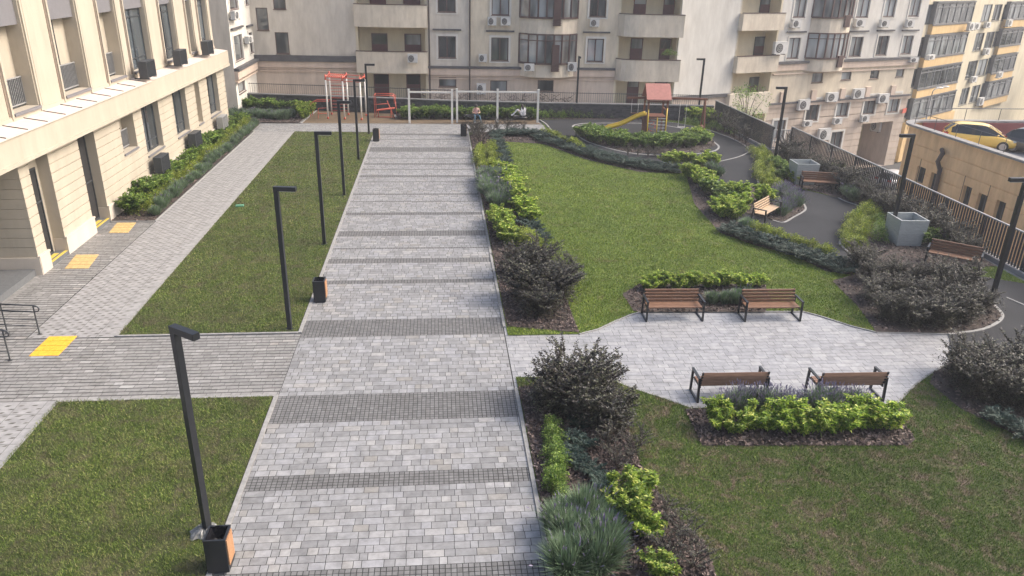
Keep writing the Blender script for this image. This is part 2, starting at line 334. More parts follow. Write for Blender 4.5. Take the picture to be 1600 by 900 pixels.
def np_mesh(name, V, tris, m):
    me = bpy.data.meshes.new(name); V = np.asarray(V, dtype=np.float32); T = np.asarray(tris, dtype=np.int32)
    k = T.shape[1]
    me.vertices.add(len(V)); me.vertices.foreach_set('co', V.ravel())
    me.loops.add(T.size); me.loops.foreach_set('vertex_index', T.ravel())
    me.polygons.add(len(T)); me.polygons.foreach_set('loop_start', np.arange(len(T), dtype=np.int32)*k)
    me.polygons.foreach_set('loop_total', np.full(len(T), k, dtype=np.int32))
    me.materials.append(m); me.update(calc_edges=True); me.validate(); return me
def link(name, me, parent=None):
    o = bpy.data.objects.new(name, me); COL.objects.link(o)
    if parent is not None: o.parent = parent
    return o
def tag(o, label=None, cat=None, group=None, kind=None):
    if label: o['label'] = label
    if cat: o['category'] = cat
    if group: o['group'] = group
    if kind: o['kind'] = kind
    return o
def empty(name, loc=(0,0,0), rz=0.0, label=None, cat=None, group=None):
    o = bpy.data.objects.new(name, None); COL.objects.link(o); o.empty_display_size = 0.2
    o.location = loc; o.rotation_euler = (0, 0, rz); return tag(o, label, cat, group)
def copy_tree(o, parent=None):
    c = o.copy(); COL.objects.link(c)
    if parent is not None: c.parent = parent
    for ch in list(o.children): copy_tree(ch, c)
    return c
def struct(o): o['kind'] = 'structure'; return o
def inpoly(P, poly):
    P = np.asarray(P); x, y = P[:, 0], P[:, 1]; n = len(poly); r = np.zeros(len(P), bool); j = n-1
    for i in range(n):
        xi, yi = poly[i]; xj, yj = poly[j]
        c = ((yi > y) != (yj > y)) & (x < (xj-xi)*(y-yi)/(yj-yi+1e-12)+xi); r ^= c; j = i
    return r
def smooth_line(pts, closed=False, n=6):
    """Catmull-Rom through the points"""
    P = [Vector((p[0], p[1])) for p in pts]; out = []; L = len(P)
    for i in range(L if closed else L-1):
        a = P[(i-1) % L] if closed or i > 0 else P[i]; b = P[i]; c = P[(i+1) % L]; d = P[(i+2) % L] if closed or i+2 < L else c
        for k in range(n):
            t = k/n; q = 0.5*((2*b)+(c-a)*t+(2*a-5*b+4*c-d)*t*t+(3*b-3*c+d-a)*t**3); out.append((q.x, q.y))
    if not closed: out.append((P[-1].x, P[-1].y))
    return out
def strip(mb, line, wd, z0, z1, closed=False):
    L = [Vector((p[0], p[1])) for p in line]; n = len(L); A = []; B = []
    for i in range(n):
        d = (L[(i+1) % n if closed else min(i+1, n-1)]-L[(i-1) % n if closed else max(i-1, 0)])
        if d.length < 1e-6: d = Vector((1, 0))
        d.normalize(); q = Vector((-d.y, d.x))*wd/2; A.append(L[i]+q); B.append(L[i]-q)
    o = len(mb.v)
    vs = []
    for a, b in zip(A, B): vs += [(a.x,a.y,z0),(b.x,b.y,z0),(b.x,b.y,z1),(a.x,a.y,z1)]
    fs = []
    for i in range(n if closed else n-1):
        p = 4*i; q = 4*((i+1) % n)
        fs += [(p+3,q+3,q+2,p+2),(p,p+3,q+3,q) [::-1],(p+1,q+1,q+2,p+2)[::-1]]
    if not closed: fs += [(0,1,2,3),(4*n-4,4*n-1,4*n-2,4*n-3)]
    return mb.add(vs, fs)
# ================================================================== GROUND
WX0, WX1 = -4.10, 1.83                       # main walkway edges
struct(MB().box(-700, 700, -500, 900, -7.6, -7.5).build("street_ground", M['street']))
struct(MB().prism([(-45,-8),(21.75,-8),(21.75,44.6),(20.5,44.6),(20.5,62.5),(-45,62.5)], -7.45, -0.06).build("terrace_ground", M['concrete']))
struct(MB().prism([(-13.5,-4),(17.9,-4),(17.9,53),(-13.5,53)], -0.058, -0.012).build("paving_bed", M['joint']))

def pavers(mb, x0, x1, y0, y1, rh, lens, gap, z=0.0, gx=None, phase=None):
    gx = gap if gx is None else gx
    y = y0
    while y < y1-0.02:
        ya, yb = y+gap/2, min(y+rh, y1)-gap/2
        x = x0 - (random.random()*max(lens) if phase is None else 0)
        while x < x1:
            L = random.choice(lens); a, b = max(x, x0)+gx/2, min(x+L, x1)-gx/2
            if b-a > 0.02:
                dz = random.uniform(-0.0015, 0.0015)
                mb.quad((a,ya,z+dz),(b,ya,z+dz),(b,yb,z+dz),(a,yb,z+dz))
            x += L
        y += rh
# dark bands across the walkway (near edge, far edge), as measured on the ground
BANDS = [(9.75,10.83),(13.16,13.64),(15.67,16.92),(20.19,21.34),(24.21,24.53),(26.16,26.63),(27.67,27.81),(29.17,29.82),(31.99,32.36),(33.99,34.12),
         (35.16,35.38),(37.45,37.58),(38.42,38.85),(40.0,40.14),(41.1,41.45),(42.55,42.7),(44.26,45.45),(47.6,47.75),(49.0,49.5),(7.0,7.8),(4.5,5.0)]
BANDS.sort()
mp = MB(); ms = MB()
y = 1.0
for a, b in BANDS+[(50.0, 50.0)]:
    if a > y:
        nrow = max(1, round((a-y)/0.20)); pavers(mp, WX0, WX1, y, a, (a-y)/nrow, [0.2,0.2,0.3,0.3,0.4,0.15], 0.011 if y < 30 else 0.013)
    if b > a:
        nrow = max(1, round((b-a)/0.105)); pavers(ms, WX0, WX1, a, b, (b-a)/nrow, [0.105], 0.015, phase=0)
    y = b
struct(mp.build("walkway_pavers", M['paver'])); struct(ms.build("walkway_dark_bands", M['setts']))
mp = MB(); pavers(mp, -13.4, 7.3, 50.02, 52.7, 0.2, [0.2,0.3,0.4], 0.012); struct(mp.build("back_walkway_pavers", M['paver']))
mp = MB(); pavers(mp, WX1+0.02, 18.0, 14.9, 21.6, 0.2, [0.2,0.3,0.3,0.4,0.45], 0.008); struct(mp.build("seating_plaza_pavers", M['plaza']))
# thin brick pavers: cross path and the strip along the building
mp = MB(); pavers(mp, -22.0, WX0-0.005, 17.0, 20.46, 0.172, [0.3,0.36,0.24], 0.032, gx=.008)
pavers(mp, -22.0, -11.75, 20.46, 31.2, 0.172, [0.3,0.36,0.24], 0.032, gx=.008)
struct(mp.build("cross_path_brick_pavers", M['brickp']))
# grass grid pavers
gp = MB()
def grid_area(x0, x1, y0, y1):
    gp.mat(M['gridp']); 
    y = y0
    while y < y1-0.01:
        yb = min(y+0.62, y1); x = x0
        while x < x1-0.01:
            xb = min(x+0.62, x1); gp.quad((x+.004,y+.006,0),(xb-.004,y+.006,0),(xb-.004,yb-.006,0),(x+.004,yb-.006,0)); x = xb
        y = yb
    gp.mat(M['slot'])
    ny = int((y1-y0)/0.155); nx = int((x1-x0)/0.31)
    for j in range(ny):
        for i in range(nx):
            cx = x0+0.1+i*0.31+(j % 2)*0.155; cy = y0+0.085+j*0.155
            if cx+.09 > x1: continue
            a, b = random.uniform(.045,.068), random.uniform(.020,.034)
            gp.quad((cx-a-.02,cy-b,.004),(cx+a-.03,cy-b,.004),(cx+a+.02,cy+b,.004),(cx-a+.03,cy+b,.004))
grid_area(-11.73, -9.36, 20.48, 50.0); grid_area(-22, -9.42, 4, 17.0)
struct(gp.build("grass_grid_pavers", None))

# ---- polygons (pixels of the photograph cast on to the ground)
PLAZA_TOP = [(905,522.5),(935,515),(960,503),(985,492.5),(1003,487.5),(1255,487.5),(1280,494),(1330,510),(1370,520),(1482,522.5)]
PLAZA_BOT = [(803,590),(943,590),(962,597),(1000,611),(1040,624),(1080,638),(1392,638),(1410,622),(1428,603),(1448,588),(1470,575),(1490,566)]
lawn_left = [(-9.28,20.56),(-4.22,20.56),(-4.22,49.7),(-9.2,49.9)]
lawn_near = [(-9.30,2.0),(-4.22,2.0),(-4.22,16.90),(-9.38,16.95)]
pt = GL(PLAZA_TOP); pb = GL(PLAZA_BOT)
lawn_mid = [(1.93, pt[0][1])]+pt+[(20.9, pt[-1][1]),(20.9,44.4),(19.7,44.4),(19.7,54.4),(7.2,54.9),(7.2,50),(1.93,49.9)]
lawn_right = [(1.93,2.0),(1.93,pb[0][1])]+pb[1:]+[(20.9, pb[-1][1]),(20.9,2.0)]
ZL = 0.018
struct(MB().poly(lawn_left, ZL).build("left_lawn", M['lawn_l'])); struct(MB().poly(lawn_near, ZL).build("near_lawn", M['lawn_l']))
struct(MB().poly(lawn_mid, ZL).build("middle_lawn", M['lawn_r'])); struct(MB().poly(lawn_right, ZL).build("right_lawn", M['lawn_d']))
asph_px = [(843,187.5),(1000,186.5),(1062,194),(1110,204.5),(1150,220),(1172,235),(1187,255),(1184,285),(1200,298),(1245,294),(1310,310),(1325,317),(1352,325),(1313,377),(1320,390),(1345,405),
           (1450,420),(1640,450),(1700,640),(1490,565),(1482,523),(1430,500),(1345,437),(1313,413),(1250,386),(1180,360),(1140,340),(1082,286),(1075,263),(1010,267),(957,256),(913,243),(870,216)]
ASPH = GL(asph_px)
struct(MB().poly(ASPH, ZL+0.006).build("playground_path", M['asphalt']))
RUB = [G(470,193),G(498,170.5),G(612,172.5),G(622,187),G(838,187.5),G(848,206)]
RUB = [(-9.3,52.72),(-8.9,58.4),(-3.4,57.6),(-3.0,54.3),(6.85,54.6),(7.1,52.72)]
struct(MB().poly(RUB, 0.0).build("rubber_exercise_ground", M['rubber']))
# planting beds
BEDS = {
 'B1': [(1.95,20.62)]+[G(905,521)]+GL([(893,490),(875,440),(858,405),(838,368),(820,322),(803,275),(786,222)])+[(1.95,48.9)],
 'B2': [(1.95,17.0)]+GL([(943,592),(958,600),(985,680),(1003,735),(1050,800),(1100,850),(1130,930)])+[(1.95,8.6)],
 'B3': GL([(972,461),(990,487),(1003,489),(1195,489),(1205,470),(1195,445),(1000,445)]),
 'B4': GL([(1070,641),(1097,698),(1418,698),(1430,688),(1392,640)]),
 'B5': GL([(1300,440),(1340,480),(1368,520),(1482,522),(1530,516),(1557,505),(1566,494),(1553,478),(1500,445),(1440,418),(1345,404),(1335,430)]),
 'B6': GL([(1458,584),(1452,600),(1500,640),(1560,668),(1600,690),(1700,760),(1760,620),(1600,575),(1500,560)]),
 'B7': GL([(1110,203),(1150,220),(1172,235),(1187,255),(1184,285),(1200,298),(1245,293),(1310,310),(1325,317),(1352,325),(1313,377),(1320,390),(1345,404),(1450,420)])+[(20.9,25),(20.95,44.4),(19.75,44.4),(19.75,54.3)],
 'B8': GL([(800,208),(868,214),(913,243),(960,256),(1010,267),(1075,262),(1085,287),(1135,340),(1180,360),(1250,386),(1313,413),(1335,432),(1290,425),(1240,400),(1180,385),(1125,365),(1085,320),(1075,285),(1072,272),(1000,270),(915,250),(850,226),(786,222)]),
 'B9': [(7.2,54.65),(7.3,55.5),(20.1,54.9),(19.9,54.4)],
 'B9b': [(-3.0,54.45),(-3.0,56.6),(7.3,55.4),(6.9,54.7)],
 'B9l': [(-13.6,52.9),(-9.45,52.75),(-9.0,58.2),(-13.6,58.6)],
 'B10': [(-13.5,31.3),(-11.79,31.3),(-11.9,52.75),(-13.5,52.85)],
 'B11': GL([(735,221),(738,212),(740,207.5),(846,207.5),(870,216),(840,218),(788,222)]),
 'B12': GL([(903,203),(940,196),(960,203),(1000,224),(1060,224),(1112,215),(1118,228),(1095,239),(1050,242),(985,239),(940,229),(915,220)]),
 'BL': GL([(1200,300),(1225,293),(1256,322),(1255,331),(1224,348),(1196,342),(1150,330),(1135,300),(1175,288)]),
}
soil = MB()
for i, (k, p) in enumerate(BEDS.items()): soil.poly(p, ZL+0.014+0.0012*i)
struct(soil.build("planting_bed_soil", M['soil']))
# bark chips over the soil
bv = []; bf = []
def scatter(poly, dens, seed=0):
    P = np.array(poly); lo, hi = P.min(0), P.max(0); r = np.random.default_rng(seed)
    n = int((hi-lo).prod()*dens); q = r.uniform(lo, hi, (n, 2)); return q[inpoly(q, poly)]
Q = []
for i, (k, p) in enumerate(BEDS.items()):
    dens = {'B1': 260, 'B2': 420, 'B4': 420, 'B3': 220}.get(k, 90); Q.append(scatter(p, dens, i))
Q = np.concatenate(Q); n = len(Q); th = RNG.uniform(0, 2*PI, n); L = RNG.uniform(.018, .05, n); W = RNG.uniform(.008, .02, n)
ca, sa = np.cos(th), np.sin(th); tl = RNG.uniform(-.02, .02, (n, 2)); z0 = ZL+0.036+RNG.uniform(0, .02, n)
V = np.zeros((n, 4, 3))
for k, (a, b) in enumerate(((-1,-1),(1,-1),(1,1),(-1,1))):
    V[:, k, 0] = Q[:, 0]+a*L*ca-b*W*sa; V[:, k, 1] = Q[:, 1]+a*L*sa+b*W*ca; V[:, k, 2] = z0+a*tl[:, 0]+b*tl[:, 1]
tag(link("bark_mulch", np_mesh("bark_mulch", V.reshape(-1, 3), np.arange(4*n).reshape(n, 4), M['bark'])), "reddish brown bark chips spread over the planting beds", "mulch", kind='stuff')
# kerbs
kb = MB()
kb.box(WX1, WX1+0.09, 1, 16.98, -0.05, 0.03); kb.box(WX1, WX1+0.09, 20.62, 49.9, -0.05, 0.03)
kb.box(WX0-0.10, WX0, 1, 16.98, -0.05, 0.028); kb.box(WX0-0.10, WX0, 20.5, 49.7, -0.05, 0.028)
kb.box(-9.36, -9.26, 20.5, 49.95, -0.05, 0.028); kb.box(-9.42, -9.32, 2, 16.98, -0.05, 0.028)
kb.box(-9.32, WX0-0.1, 16.9, 16.99, -0.05, 0.026); kb.box(-9.26, WX0-0.1, 20.48, 20.56, -0.05, 0.026); kb.box(-9.3, 7.1, 52.7, 52.78, -.05, .02)
kb.box(-11.79, -11.73, 31.3, 50, -.05, .03); kb.box(-13.5, -11.79, 31.22, 31.3, -.05, .03)
strip(kb, [G(*p) for p in PLAZA_TOP], 0.06, -0.05, 0.03); strip(kb, [G(*p) for p in PLAZA_BOT[1:]], 0.06, -0.05, 0.03)
for L, wd in (([(1110,204.5),(1150,220),(1172,235),(1186,252),(1187,266),(1184,285),(1200,298)], .09), ([(1200,298),(1225,293)], .09), ([(1310,310),(1325,317),(1352,325)], .08), ([(1345,330),(1330,352),(1313,377),(1316,386),(1328,397),(1345,404)], .09),
              ([(1482,523.5),(1530,517),(1557,506),(1566,495),(1560,485),(1550,476)], .10), ([(1124,253),(1148,247.5),(1163,242),(1173,235.5)], .07),
              ([(1245,308),(1257,322),(1257,330),(1240,340),(1224,348.5),(1207,345)], .09), ([(1128,275),(1127,268),(1118,263),(1105,262)], .08), ([(843,187.5),(855,196),(868,214)], .09), ([(1572,466),(1600,478)], .07), ([(470,193),(498,170.5)], .09), ([(1000,186.5),(1062,194),(1110,204.5)], .07), ([(1345,405),(1313,377)], .05)):
    strip(kb, smooth_line(GL(L)), wd, -0.04, 0.045)
ring = smooth_line(GL([(895,198),(903,194.8),(925,193.2),(1000,193.5),(1040,197),(1075,204),(1100,213),(1117,224),(1123,230.5),(1116,236.5),(1092,240.5),(1050,243.5),(1010,242.5),(980,239),(945,231),(918,222),(906,215),(899,206)]), True)
strip(kb, ring, 0.12, -0.04, 0.045, True)
strip(kb, smooth_line(GL([(898,201),(905,197),(925,195.2),(945,197.5),(951,202)])), .10, -.04, .046)
struct(kb.build("concrete_kerbs", M['kerb']))

# tactile tiles
for name, pts, m, lab in (("tactile_paving", [(-11.17,20.58),(-10.40,20.58),(-10.40,19.38),(-11.17,19.38)], 'tactile', "bright yellow tactile tile pad on the brick path by the handrails"),
                     ("tactile_paving", [(-13.25,27.35),(-12.45,27.35),(-12.25,25.95),(-13.05,25.95)], 'tactile_pale', "faded yellow tactile pad before the doorway between the first two stone pillars"),
                     ("tactile_paving", [(-13.20,31.12),(-12.45,31.12),(-12.3,29.82),(-13.05,29.82)], 'tactile_pale', "faded yellow tactile pad at the corner of the shrub bed by the building")):
    mb = MB(); c = Vector((sum(p[0] for p in pts)/4, sum(p[1] for p in pts)/4, 0)); A = [Vector((*p, 0))-c for p in pts]
    for i in range(4):
        for j in range(4):
            u0, u1, v0, v1 = i/4+.008, (i+1)/4-.008, j/4+.006, (j+1)/4-.006
            B = lambda u, v: (A[0]*(1-u)*(1-v)+A[1]*u*(1-v)+A[2]*u*v+A[3]*(1-u)*v)
            q = [B(u0,v0), B(u1,v0), B(u1,v1), B(u0,v1)]
            mb.prism([(a.x, a.y) for a in reversed(q)], 0, .012)
            for e in range(5):   # raised ribs
                u = u0+(u1-u0)*(e+.5)/5; a, b = B(u, v0+.01), B(u, v1-.01); mb.bar((a.x,a.y,.0135),(b.x,b.y,.0135),.018,.006)
    o = mb.build(name, M[m]); o.location = c; tag(o, lab, "tactile paving", "yellow tactile pads")

# ---- grass blades
def grass(name, poly, holes, dens_near, label, m, hmin, hmax, dry_gap=0.0, seed=1, bw=1.0):
    P = np.array(poly); lo, hi = P.min(0), P.max(0); r = np.random.default_rng(seed)
    lo[1] = max(lo[1], 7.5)
    n = int((hi-lo).prod()*dens_near); q = r.uniform(lo, hi, (n, 2))
    dist = np.hypot(q[:, 0], q[:, 1]); keep = r.uniform(0, 1, n) < np.clip((15.0/dist)**1.55, 0, 1)
    q = q[keep]; q = q[inpoly(q, poly)]
    for h in holes: q = q[~inpoly(q, h)]
    n = len(q); d = np.hypot(q[:, 0], q[:, 1]); s = np.clip(d/15.0, .8, 3.5)**.75
    # clumps
    a = np.sin(q[:,0]*3.1+np.sin(q[:,1]*2.3)*2)*np.sin(q[:,1]*2.7+np.sin(q[:,0]*1.9)*2)
    hh = r.uniform(hmin, hmax, n)*(1+.2*a); wd = r.uniform(.004, .008, n)*s*bw; th = r.uniform(0, 2*PI, n); ln = r.uniform(.2, 1.1, n)*hh; t2 = r.uniform(0, 2*PI, n)
    V = np.zeros((n, 3, 3)); V[:, 0, 0] = q[:, 0]-wd*np.cos(th); V[:, 0, 1] = q[:, 1]-wd*np.sin(th)
    V[:, 1, 0] = q[:, 0]+wd*np.cos(th); V[:, 1, 1] = q[:, 1]+wd*np.sin(th)
    V[:, 2, 0] = q[:, 0]+ln*np.cos(t2); V[:, 2, 1] = q[:, 1]+ln*np.sin(t2); V[:, 2, 2] = hh; V[:, :, 2] += ZL
    tag(link(name, np_mesh(name, V.reshape(-1, 3), np.arange(3*n).reshape(n, 3), M[m])), label, "grass", kind='stuff')
    print(name, n)
holes = [ASPH]+list(BEDS.values())
def shrink(p, a): 
    c = np.mean(np.array(p), 0); return [tuple(c+(np.array(q)-c)*a) for q in p]
grass("near_grass", lawn_near, [], 2700, "short dull green grass of the near left lawn", 'blade_l', .025, .06, seed=1, bw=1.05)
grass("left_grass", lawn_left, [], 2700, "short dull green grass of the long lawn under the lamp row", 'blade_l', .025, .06, seed=2, bw=1.05)
grass("middle_grass", lawn_mid, holes, 2700, "fresh green grass of the curved lawn beside the play path", 'blade_r', .03, .06, seed=3, bw=1.05)
grass("right_grass", lawn_right, holes, 2500, "worn patchy grass of the lawn at the lower right", 'blade_d', .025, .06, seed=4, bw=1.05)
# ================================================================== BUILDINGS
class Each:
    """every box becomes a part of its own"""
    def __init__(s, name, m, parent, off): s.a = (name, m, parent, off)
    def obox(s, *k): mb = MB(); mb.obox(*k); return mb.build(s.a[0], M[s.a[1]], s.a[2], off=s.a[3])
    def box(s, *k): mb = MB(); mb.box(*k); return mb.build(s.a[0], M[s.a[1]], s.a[2], off=s.a[3])
class Fac:
    """a vertical facade plane: origin, horizontal direction u, outward normal n"""
    def __init__(s, O, u):
        s.O = np.array([O[0], O[1], 0.0]); u = np.array([u[0], u[1], 0.0]); s.u = u/np.linalg.norm(u); s.n = np.array([s.u[1], -s.u[0], 0.0])
    def pix(s, px, py, d=0.0):
        r = ray(px, py); O = s.O+s.n*d; t = ((O-CAM) @ s.n)/(r @ s.n); P = CAM+t*r; return float((P-O) @ s.u), float(P[2])
    def rect(s, x0, y0, x1, y1, d=0.0):
        ym, xm = (y0+y1)/2, (x0+x1)/2
        return (s.pix(x0, ym, d)[0], s.pix(x1, ym, d)[0], s.pix(xm, y1, d)[1], s.pix(xm, y0, d)[1])
    def pt(s, a, z, d=0.0): p = s.O+s.u*a+s.n*d; return (float(p[0]), float(p[1]), float(z))
    def box(s, mb, a0, a1, z0, z1, d0, d1): mb.obox(s.O, s.u, s.n, a0, a1, d0, d1, z0, z1)
    def wall(s, mb, a0, a1, z0, z1, openings=(), depth=0.25, grooves=(), gh=0.025, gd=0.02, m=None, mrev=None, depths=None):
        A = sorted(set([a0, a1]+[min(max(o[k], a0), a1) for o in openings for k in (0, 1)]))
        gz = [(g-gh/2, g+gh/2) for g in grooves if z0+gh < g < z1-gh]
        Z = sorted(set([z0, z1]+[min(max(o[k], z0), z1) for o in openings for k in (2, 3)]+[q for g in gz for q in g]))
        hole = lambda x, z: any(o[0] < x < o[1] and o[2] < z < o[3] for o in openings)
        if m is not None: mb.mat(m)
        for j in range(len(Z)-1):
            zm = (Z[j]+Z[j+1])/2; ing = any(g[0] < zm < g[1] for g in gz); d = -gd if ing else 0.0
            i = 0
            while i < len(A)-1:
                if hole((A[i]+A[i+1])/2, zm): i += 1; continue
                k = i
                while k < len(A)-1 and not hole((A[k]+A[k+1])/2, zm): k += 1
                mb.quad(s.pt(A[i],Z[j],d), s.pt(A[k],Z[j],d), s.pt(A[k],Z[j+1],d), s.pt(A[i],Z[j+1],d))
                if ing:
                    mb.quad(s.pt(A[i],Z[j],0), s.pt(A[k],Z[j],0), s.pt(A[k],Z[j],d), s.pt(A[i],Z[j],d))
                    mb.quad(s.pt(A[i],Z[j+1],d), s.pt(A[k],Z[j+1],d), s.pt(A[k],Z[j+1],0), s.pt(A[i],Z[j+1],0))
                i = k
        if mrev is not None: mb.mat(mrev)
        for q, o in enumerate(openings):
            D = -(depths[q] if depths else depth); a, b, c, e = max(o[0], a0), min(o[1], a1), max(o[2], z0), min(o[3], z1)
            mb.quad(s.pt(a,c,0), s.pt(a,c,D), s.pt(a,e,D), s.pt(a,e,0)); mb.quad(s.pt(b,c,0), s.pt(b,e,0), s.pt(b,e,D), s.pt(b,c,D))
            mb.quad(s.pt(a,c,0), s.pt(b,c,0), s.pt(b,c,D), s.pt(a,c,D)); mb.quad(s.pt(a,e,0), s.pt(a,e,D), s.pt(b,e,D), s.pt(b,e,0))
    def back(s, mb, o, D): mb.quad(s.pt(o[0],o[2],-D), s.pt(o[1],o[2],-D), s.pt(o[1],o[3],-D), s.pt(o[0],o[3],-D))
    def window(s, parent, off, a0, a1, z0, z1, d=-0.2, fm='brownframe', gm='glass', nv=1, nh=0, fw=0.06, name='window', hpos=None, sill=True):
        mb = MB(); t = d+0.05
        for x0, x1 in ((a0, a0+fw), (a1-fw, a1)): s.box(mb, x0, x1, z0, z1, d, t)
        s.box(mb, a0+fw, a1-fw, z0, z0+fw, d, t); s.box(mb, a0+fw, a1-fw, z1-fw, z1, d, t)
        for i in range(nv):
            x = a0+(a1-a0)*(i+1)/(nv+1); s.box(mb, x-fw*.6, x+fw*.6, z0+fw, z1-fw, d, t+.008)
        for i in range(nh):
            z = z0+(z1-z0)*(hpos[i] if hpos else (i+1)/(nh+1)); s.box(mb, a0+fw, a1-fw, z-fw*.45, z+fw*.45, d, t-.006)
        if sill: s.box(mb, a0-.05, a1+.05, z0-.05, z0-.002, d, max(.06, d+.1))
        w = mb.build(name, M[fm], parent, off=off)
        pb = MB(); pb.quad(s.pt(a0+.01,z0+.01,d+.015), s.pt(a1-.01,z0+.01,d+.015), s.pt(a1-.01,z1-.01,d+.015), s.pt(a0+.01,z1-.01,d+.015))
        pb.build('pane', M[gm], w, off=off)
        if name == 'balcony_door':
            q = MB(); s.box(q, a0+fw, a1-fw, z0+fw, z0+(z1-z0)*.70, d+.02, d+.04); q.build('door_panel', M['door'], w, off=off)
        return w
def surround(f, par, a0, a1, z0, z1, w=0.16, p=0.05, lintel=True, cap=None):
    mb = MB()
    f.box(mb, a0-w, a0-.002, z0-w, z1+w, 0, p); f.box(mb, a1+.002, a1+w, z0-w, z1+w, 0, p)
    f.box(mb, a0-.002, a1+.002, z1+.002, z1+w, 0, p-.004); f.box(mb, a0-.002, a1+.002, z0-w, z0-.052, 0, p-.004)
    mb.build("window_surround", M['aptwhite'], par[0], off=par[1])
    if cap is not None: f.box(cap, a0-.42, a1+.42, z1+.42, z1+.54, 0, .16)

# ------------------------------------------------------------------ left stone building
BX = -13.55
LB = empty("stone_building", (BX, 36, 0), 0, "cream stone office building with grooved lower courses and tall upper openings", "building")
LO = (BX, 36, 0)
lf = Fac((BX, 0), (0, 1)); uf = Fac((-13.95, 0), (0, 1))
GRV = [0.98+0.335*i for i in range(9)]
lw = MB()
opA, opB, opC, opD, opE = (33.9,35.5,2.2,3.68), (36.54,38.8,1.52,3.86), (40.97,43.1,1.46,3.86), (44.8,45.66,1.42,3.86), (47.27,49.45,1.38,3.80)
P1, P2 = (26.08,27.45,-.02,3.72), (29.86,31.33,-.02,3.72)
lf.wall(lw, 25.43, 51.2, 0.0, 3.9, [P1, P2, opA, opB, opC, opD, opE], .3, GRV, m=M['cream'], mrev=M['cream'], depths=[.42, .42, .55, .3, .3, .5, .3], gh=.04, gd=.035)
lw.mat(M['cream']); ef = Fac((-19, 25.43), (1, 0)); ef.wall(lw, 0, 19+BX, 0.0, 3.9, [], 0, GRV)
ef2 = Fac((BX, 51.2), (-1, 0)); ef2.wall(lw, 0, 6, 0, 3.9, [], 0, GRV)
lf.back(lw, P1, .42); lf.back(lw, P2, .42)
# inner wall behind the pillars
lw.quad((-16.2,26.0,0),(-16.2,33.0,0),(-16.2,33.0,3.72),(-16.2,26.0,3.72)); lw.quad((-16.2,25.44,3.72),(BX-.01,25.44,3.72),(BX-.01,33,3.72),(-16.2,33,3.72))
lw.quad((-16.2,33,0),(BX-.02,33,0),(BX-.02,33,3.72),(-16.2,33,3.72))
lf.back(lw, opA, .55); lf.back(lw, opD, .5)
lw.quad((-19,19.5,0),(-19,25.43,0),(-19,25.43,3.9),(-19,19.5,3.9)); lw.quad((-19,25.43,0),(-19,51.2,0),(-19,51.2,3.9),(-19,25.43,3.9))
lw.build("lower_wall", None, LB, off=LO)
pl = MB()
for a, b in ((25.43,26.08),(27.45,29.86),(31.33,51.2)):
    lf.box(pl, a-.03, b+.03 if b < 51 else b, 0, .60, .001, .06); lf.box(pl, a-.05, b+.05 if b < 51 else b, .602, .67, .001, .085)
for y0, y1 in ((26.08,27.45),(29.86,31.33)):
    pl.box(BX-.4, BX, y0+.0, y0+.03, 0, .6); pl.box(BX-.4, BX, y1-.03, y1, 0, .6)
pl.box(-19, BX+.06, 25.37, 25.428, 0, .62)
pl.build("plinth", M['plinth'], LB, off=LO)
uw = MB()
UO = [(22.6,24.6,5.2,11),(26.66,28.40,5.2,11),(30.46,32.63,5.2,11),(34.7,36.43,5.2,11),(37.5,40.1,5.2,11),(42.12,44.23,5.15,11),(46.35,47.34,5.15,11),(48.61,50.45,5.1,11)]
uf.wall(uw, 19.5, 51.2, 4.2, 11.5, UO, .35, m=M['cream'], mrev=M['cream'], depths=[.52,.52,.52,.52,.3,.3,.5,.3])
for o in UO[:4]: uf.back(uw, o, .52)
uf.back(uw, UO[6], .5)
uw.quad((-13.95,51.2,3.9),(-20,51.2,3.9),(-20,51.2,11.5),(-13.95,51.2,11.5)); uw.quad((-13.95,19.5,11.5),(-13.95,51.2,11.5),(-20,51.2,11.5),(-20,19.5,11.5))
uw.quad((-20,19.5,4.8),(-13.95,19.5,4.8),(-13.95,19.5,11.5),(-20,19.5,11.5)); uw.quad((-20,19.5,3.88),(-20,51.2,3.88),(-20,51.2,11.5),(-20,19.5,11.5))
uw.build("upper_wall", None, LB, off=LO)
tr = MB(); pgv = Each('pilaster_groove', 'pgroove', LB, LO)
for o in UO:
    for a in (o[0]-.16, o[1]+.05): uf.box(tr, a, a+.11, 5.0, 11.2, 0, .06)
    for a in (o[0]-.27, o[1]+.17): uf.box(pgv, a, a+.10, 5.14, 11.2, 0, .02)
uf.box(tr, 19.5, 51.2, 4.96, 5.10, 0, .03)
tr.build("pilaster_trim", M['cream'], LB, off=LO)
sp = Each("spandrel_panel", 'greyp', LB, LO)
for i, o in enumerate(UO): uf.box(sp, o[0]+.003, o[1]-.003, 7.88, 9.1, -.34 if i < 5 else -.3, -.12)
sl_ = Each("window_sill", 'greyp', LB, LO)
for o in UO: uf.box(sl_, o[0]-.03, o[1]+.03, o[2]-.09, o[2]-.005, -.29, .10)
for o in (opA, opB, opC, opD, opE): lf.box(sl_, o[0]-.03, o[1]+.03, o[2]-.08, o[2]-.004, -.28, .06)
fa = MB(); fa.mat(M['cream'])
fa.add([(-13.2,19.5,3.88),(-13.2,51.4,3.88),(-13.2,51.4,4.80),(-13.2,19.5,4.80)], [(0,1,2,3)])
fa.quad((-19,19.5,3.88),(-13.2,19.5,3.88),(-13.2,51.4,3.88),(-19,51.4,3.88)[::1]); fa.quad((-13.2,51.4,3.88),(-20,51.4,3.88),(-20,51.4,4.8),(-13.2,51.4,4.8)); fa.quad((-20,19.5,3.88),(-13.2,19.5,3.88),(-13.2,19.5,4.8),(-20,19.5,4.8))
lf2 = Fac((-13.2, 0), (0, 1)); lf2.box(fa, 19.5, 51.4, 3.90, 4.02, .001, .045)
fa.build("fascia_band", None, LB, off=LO)
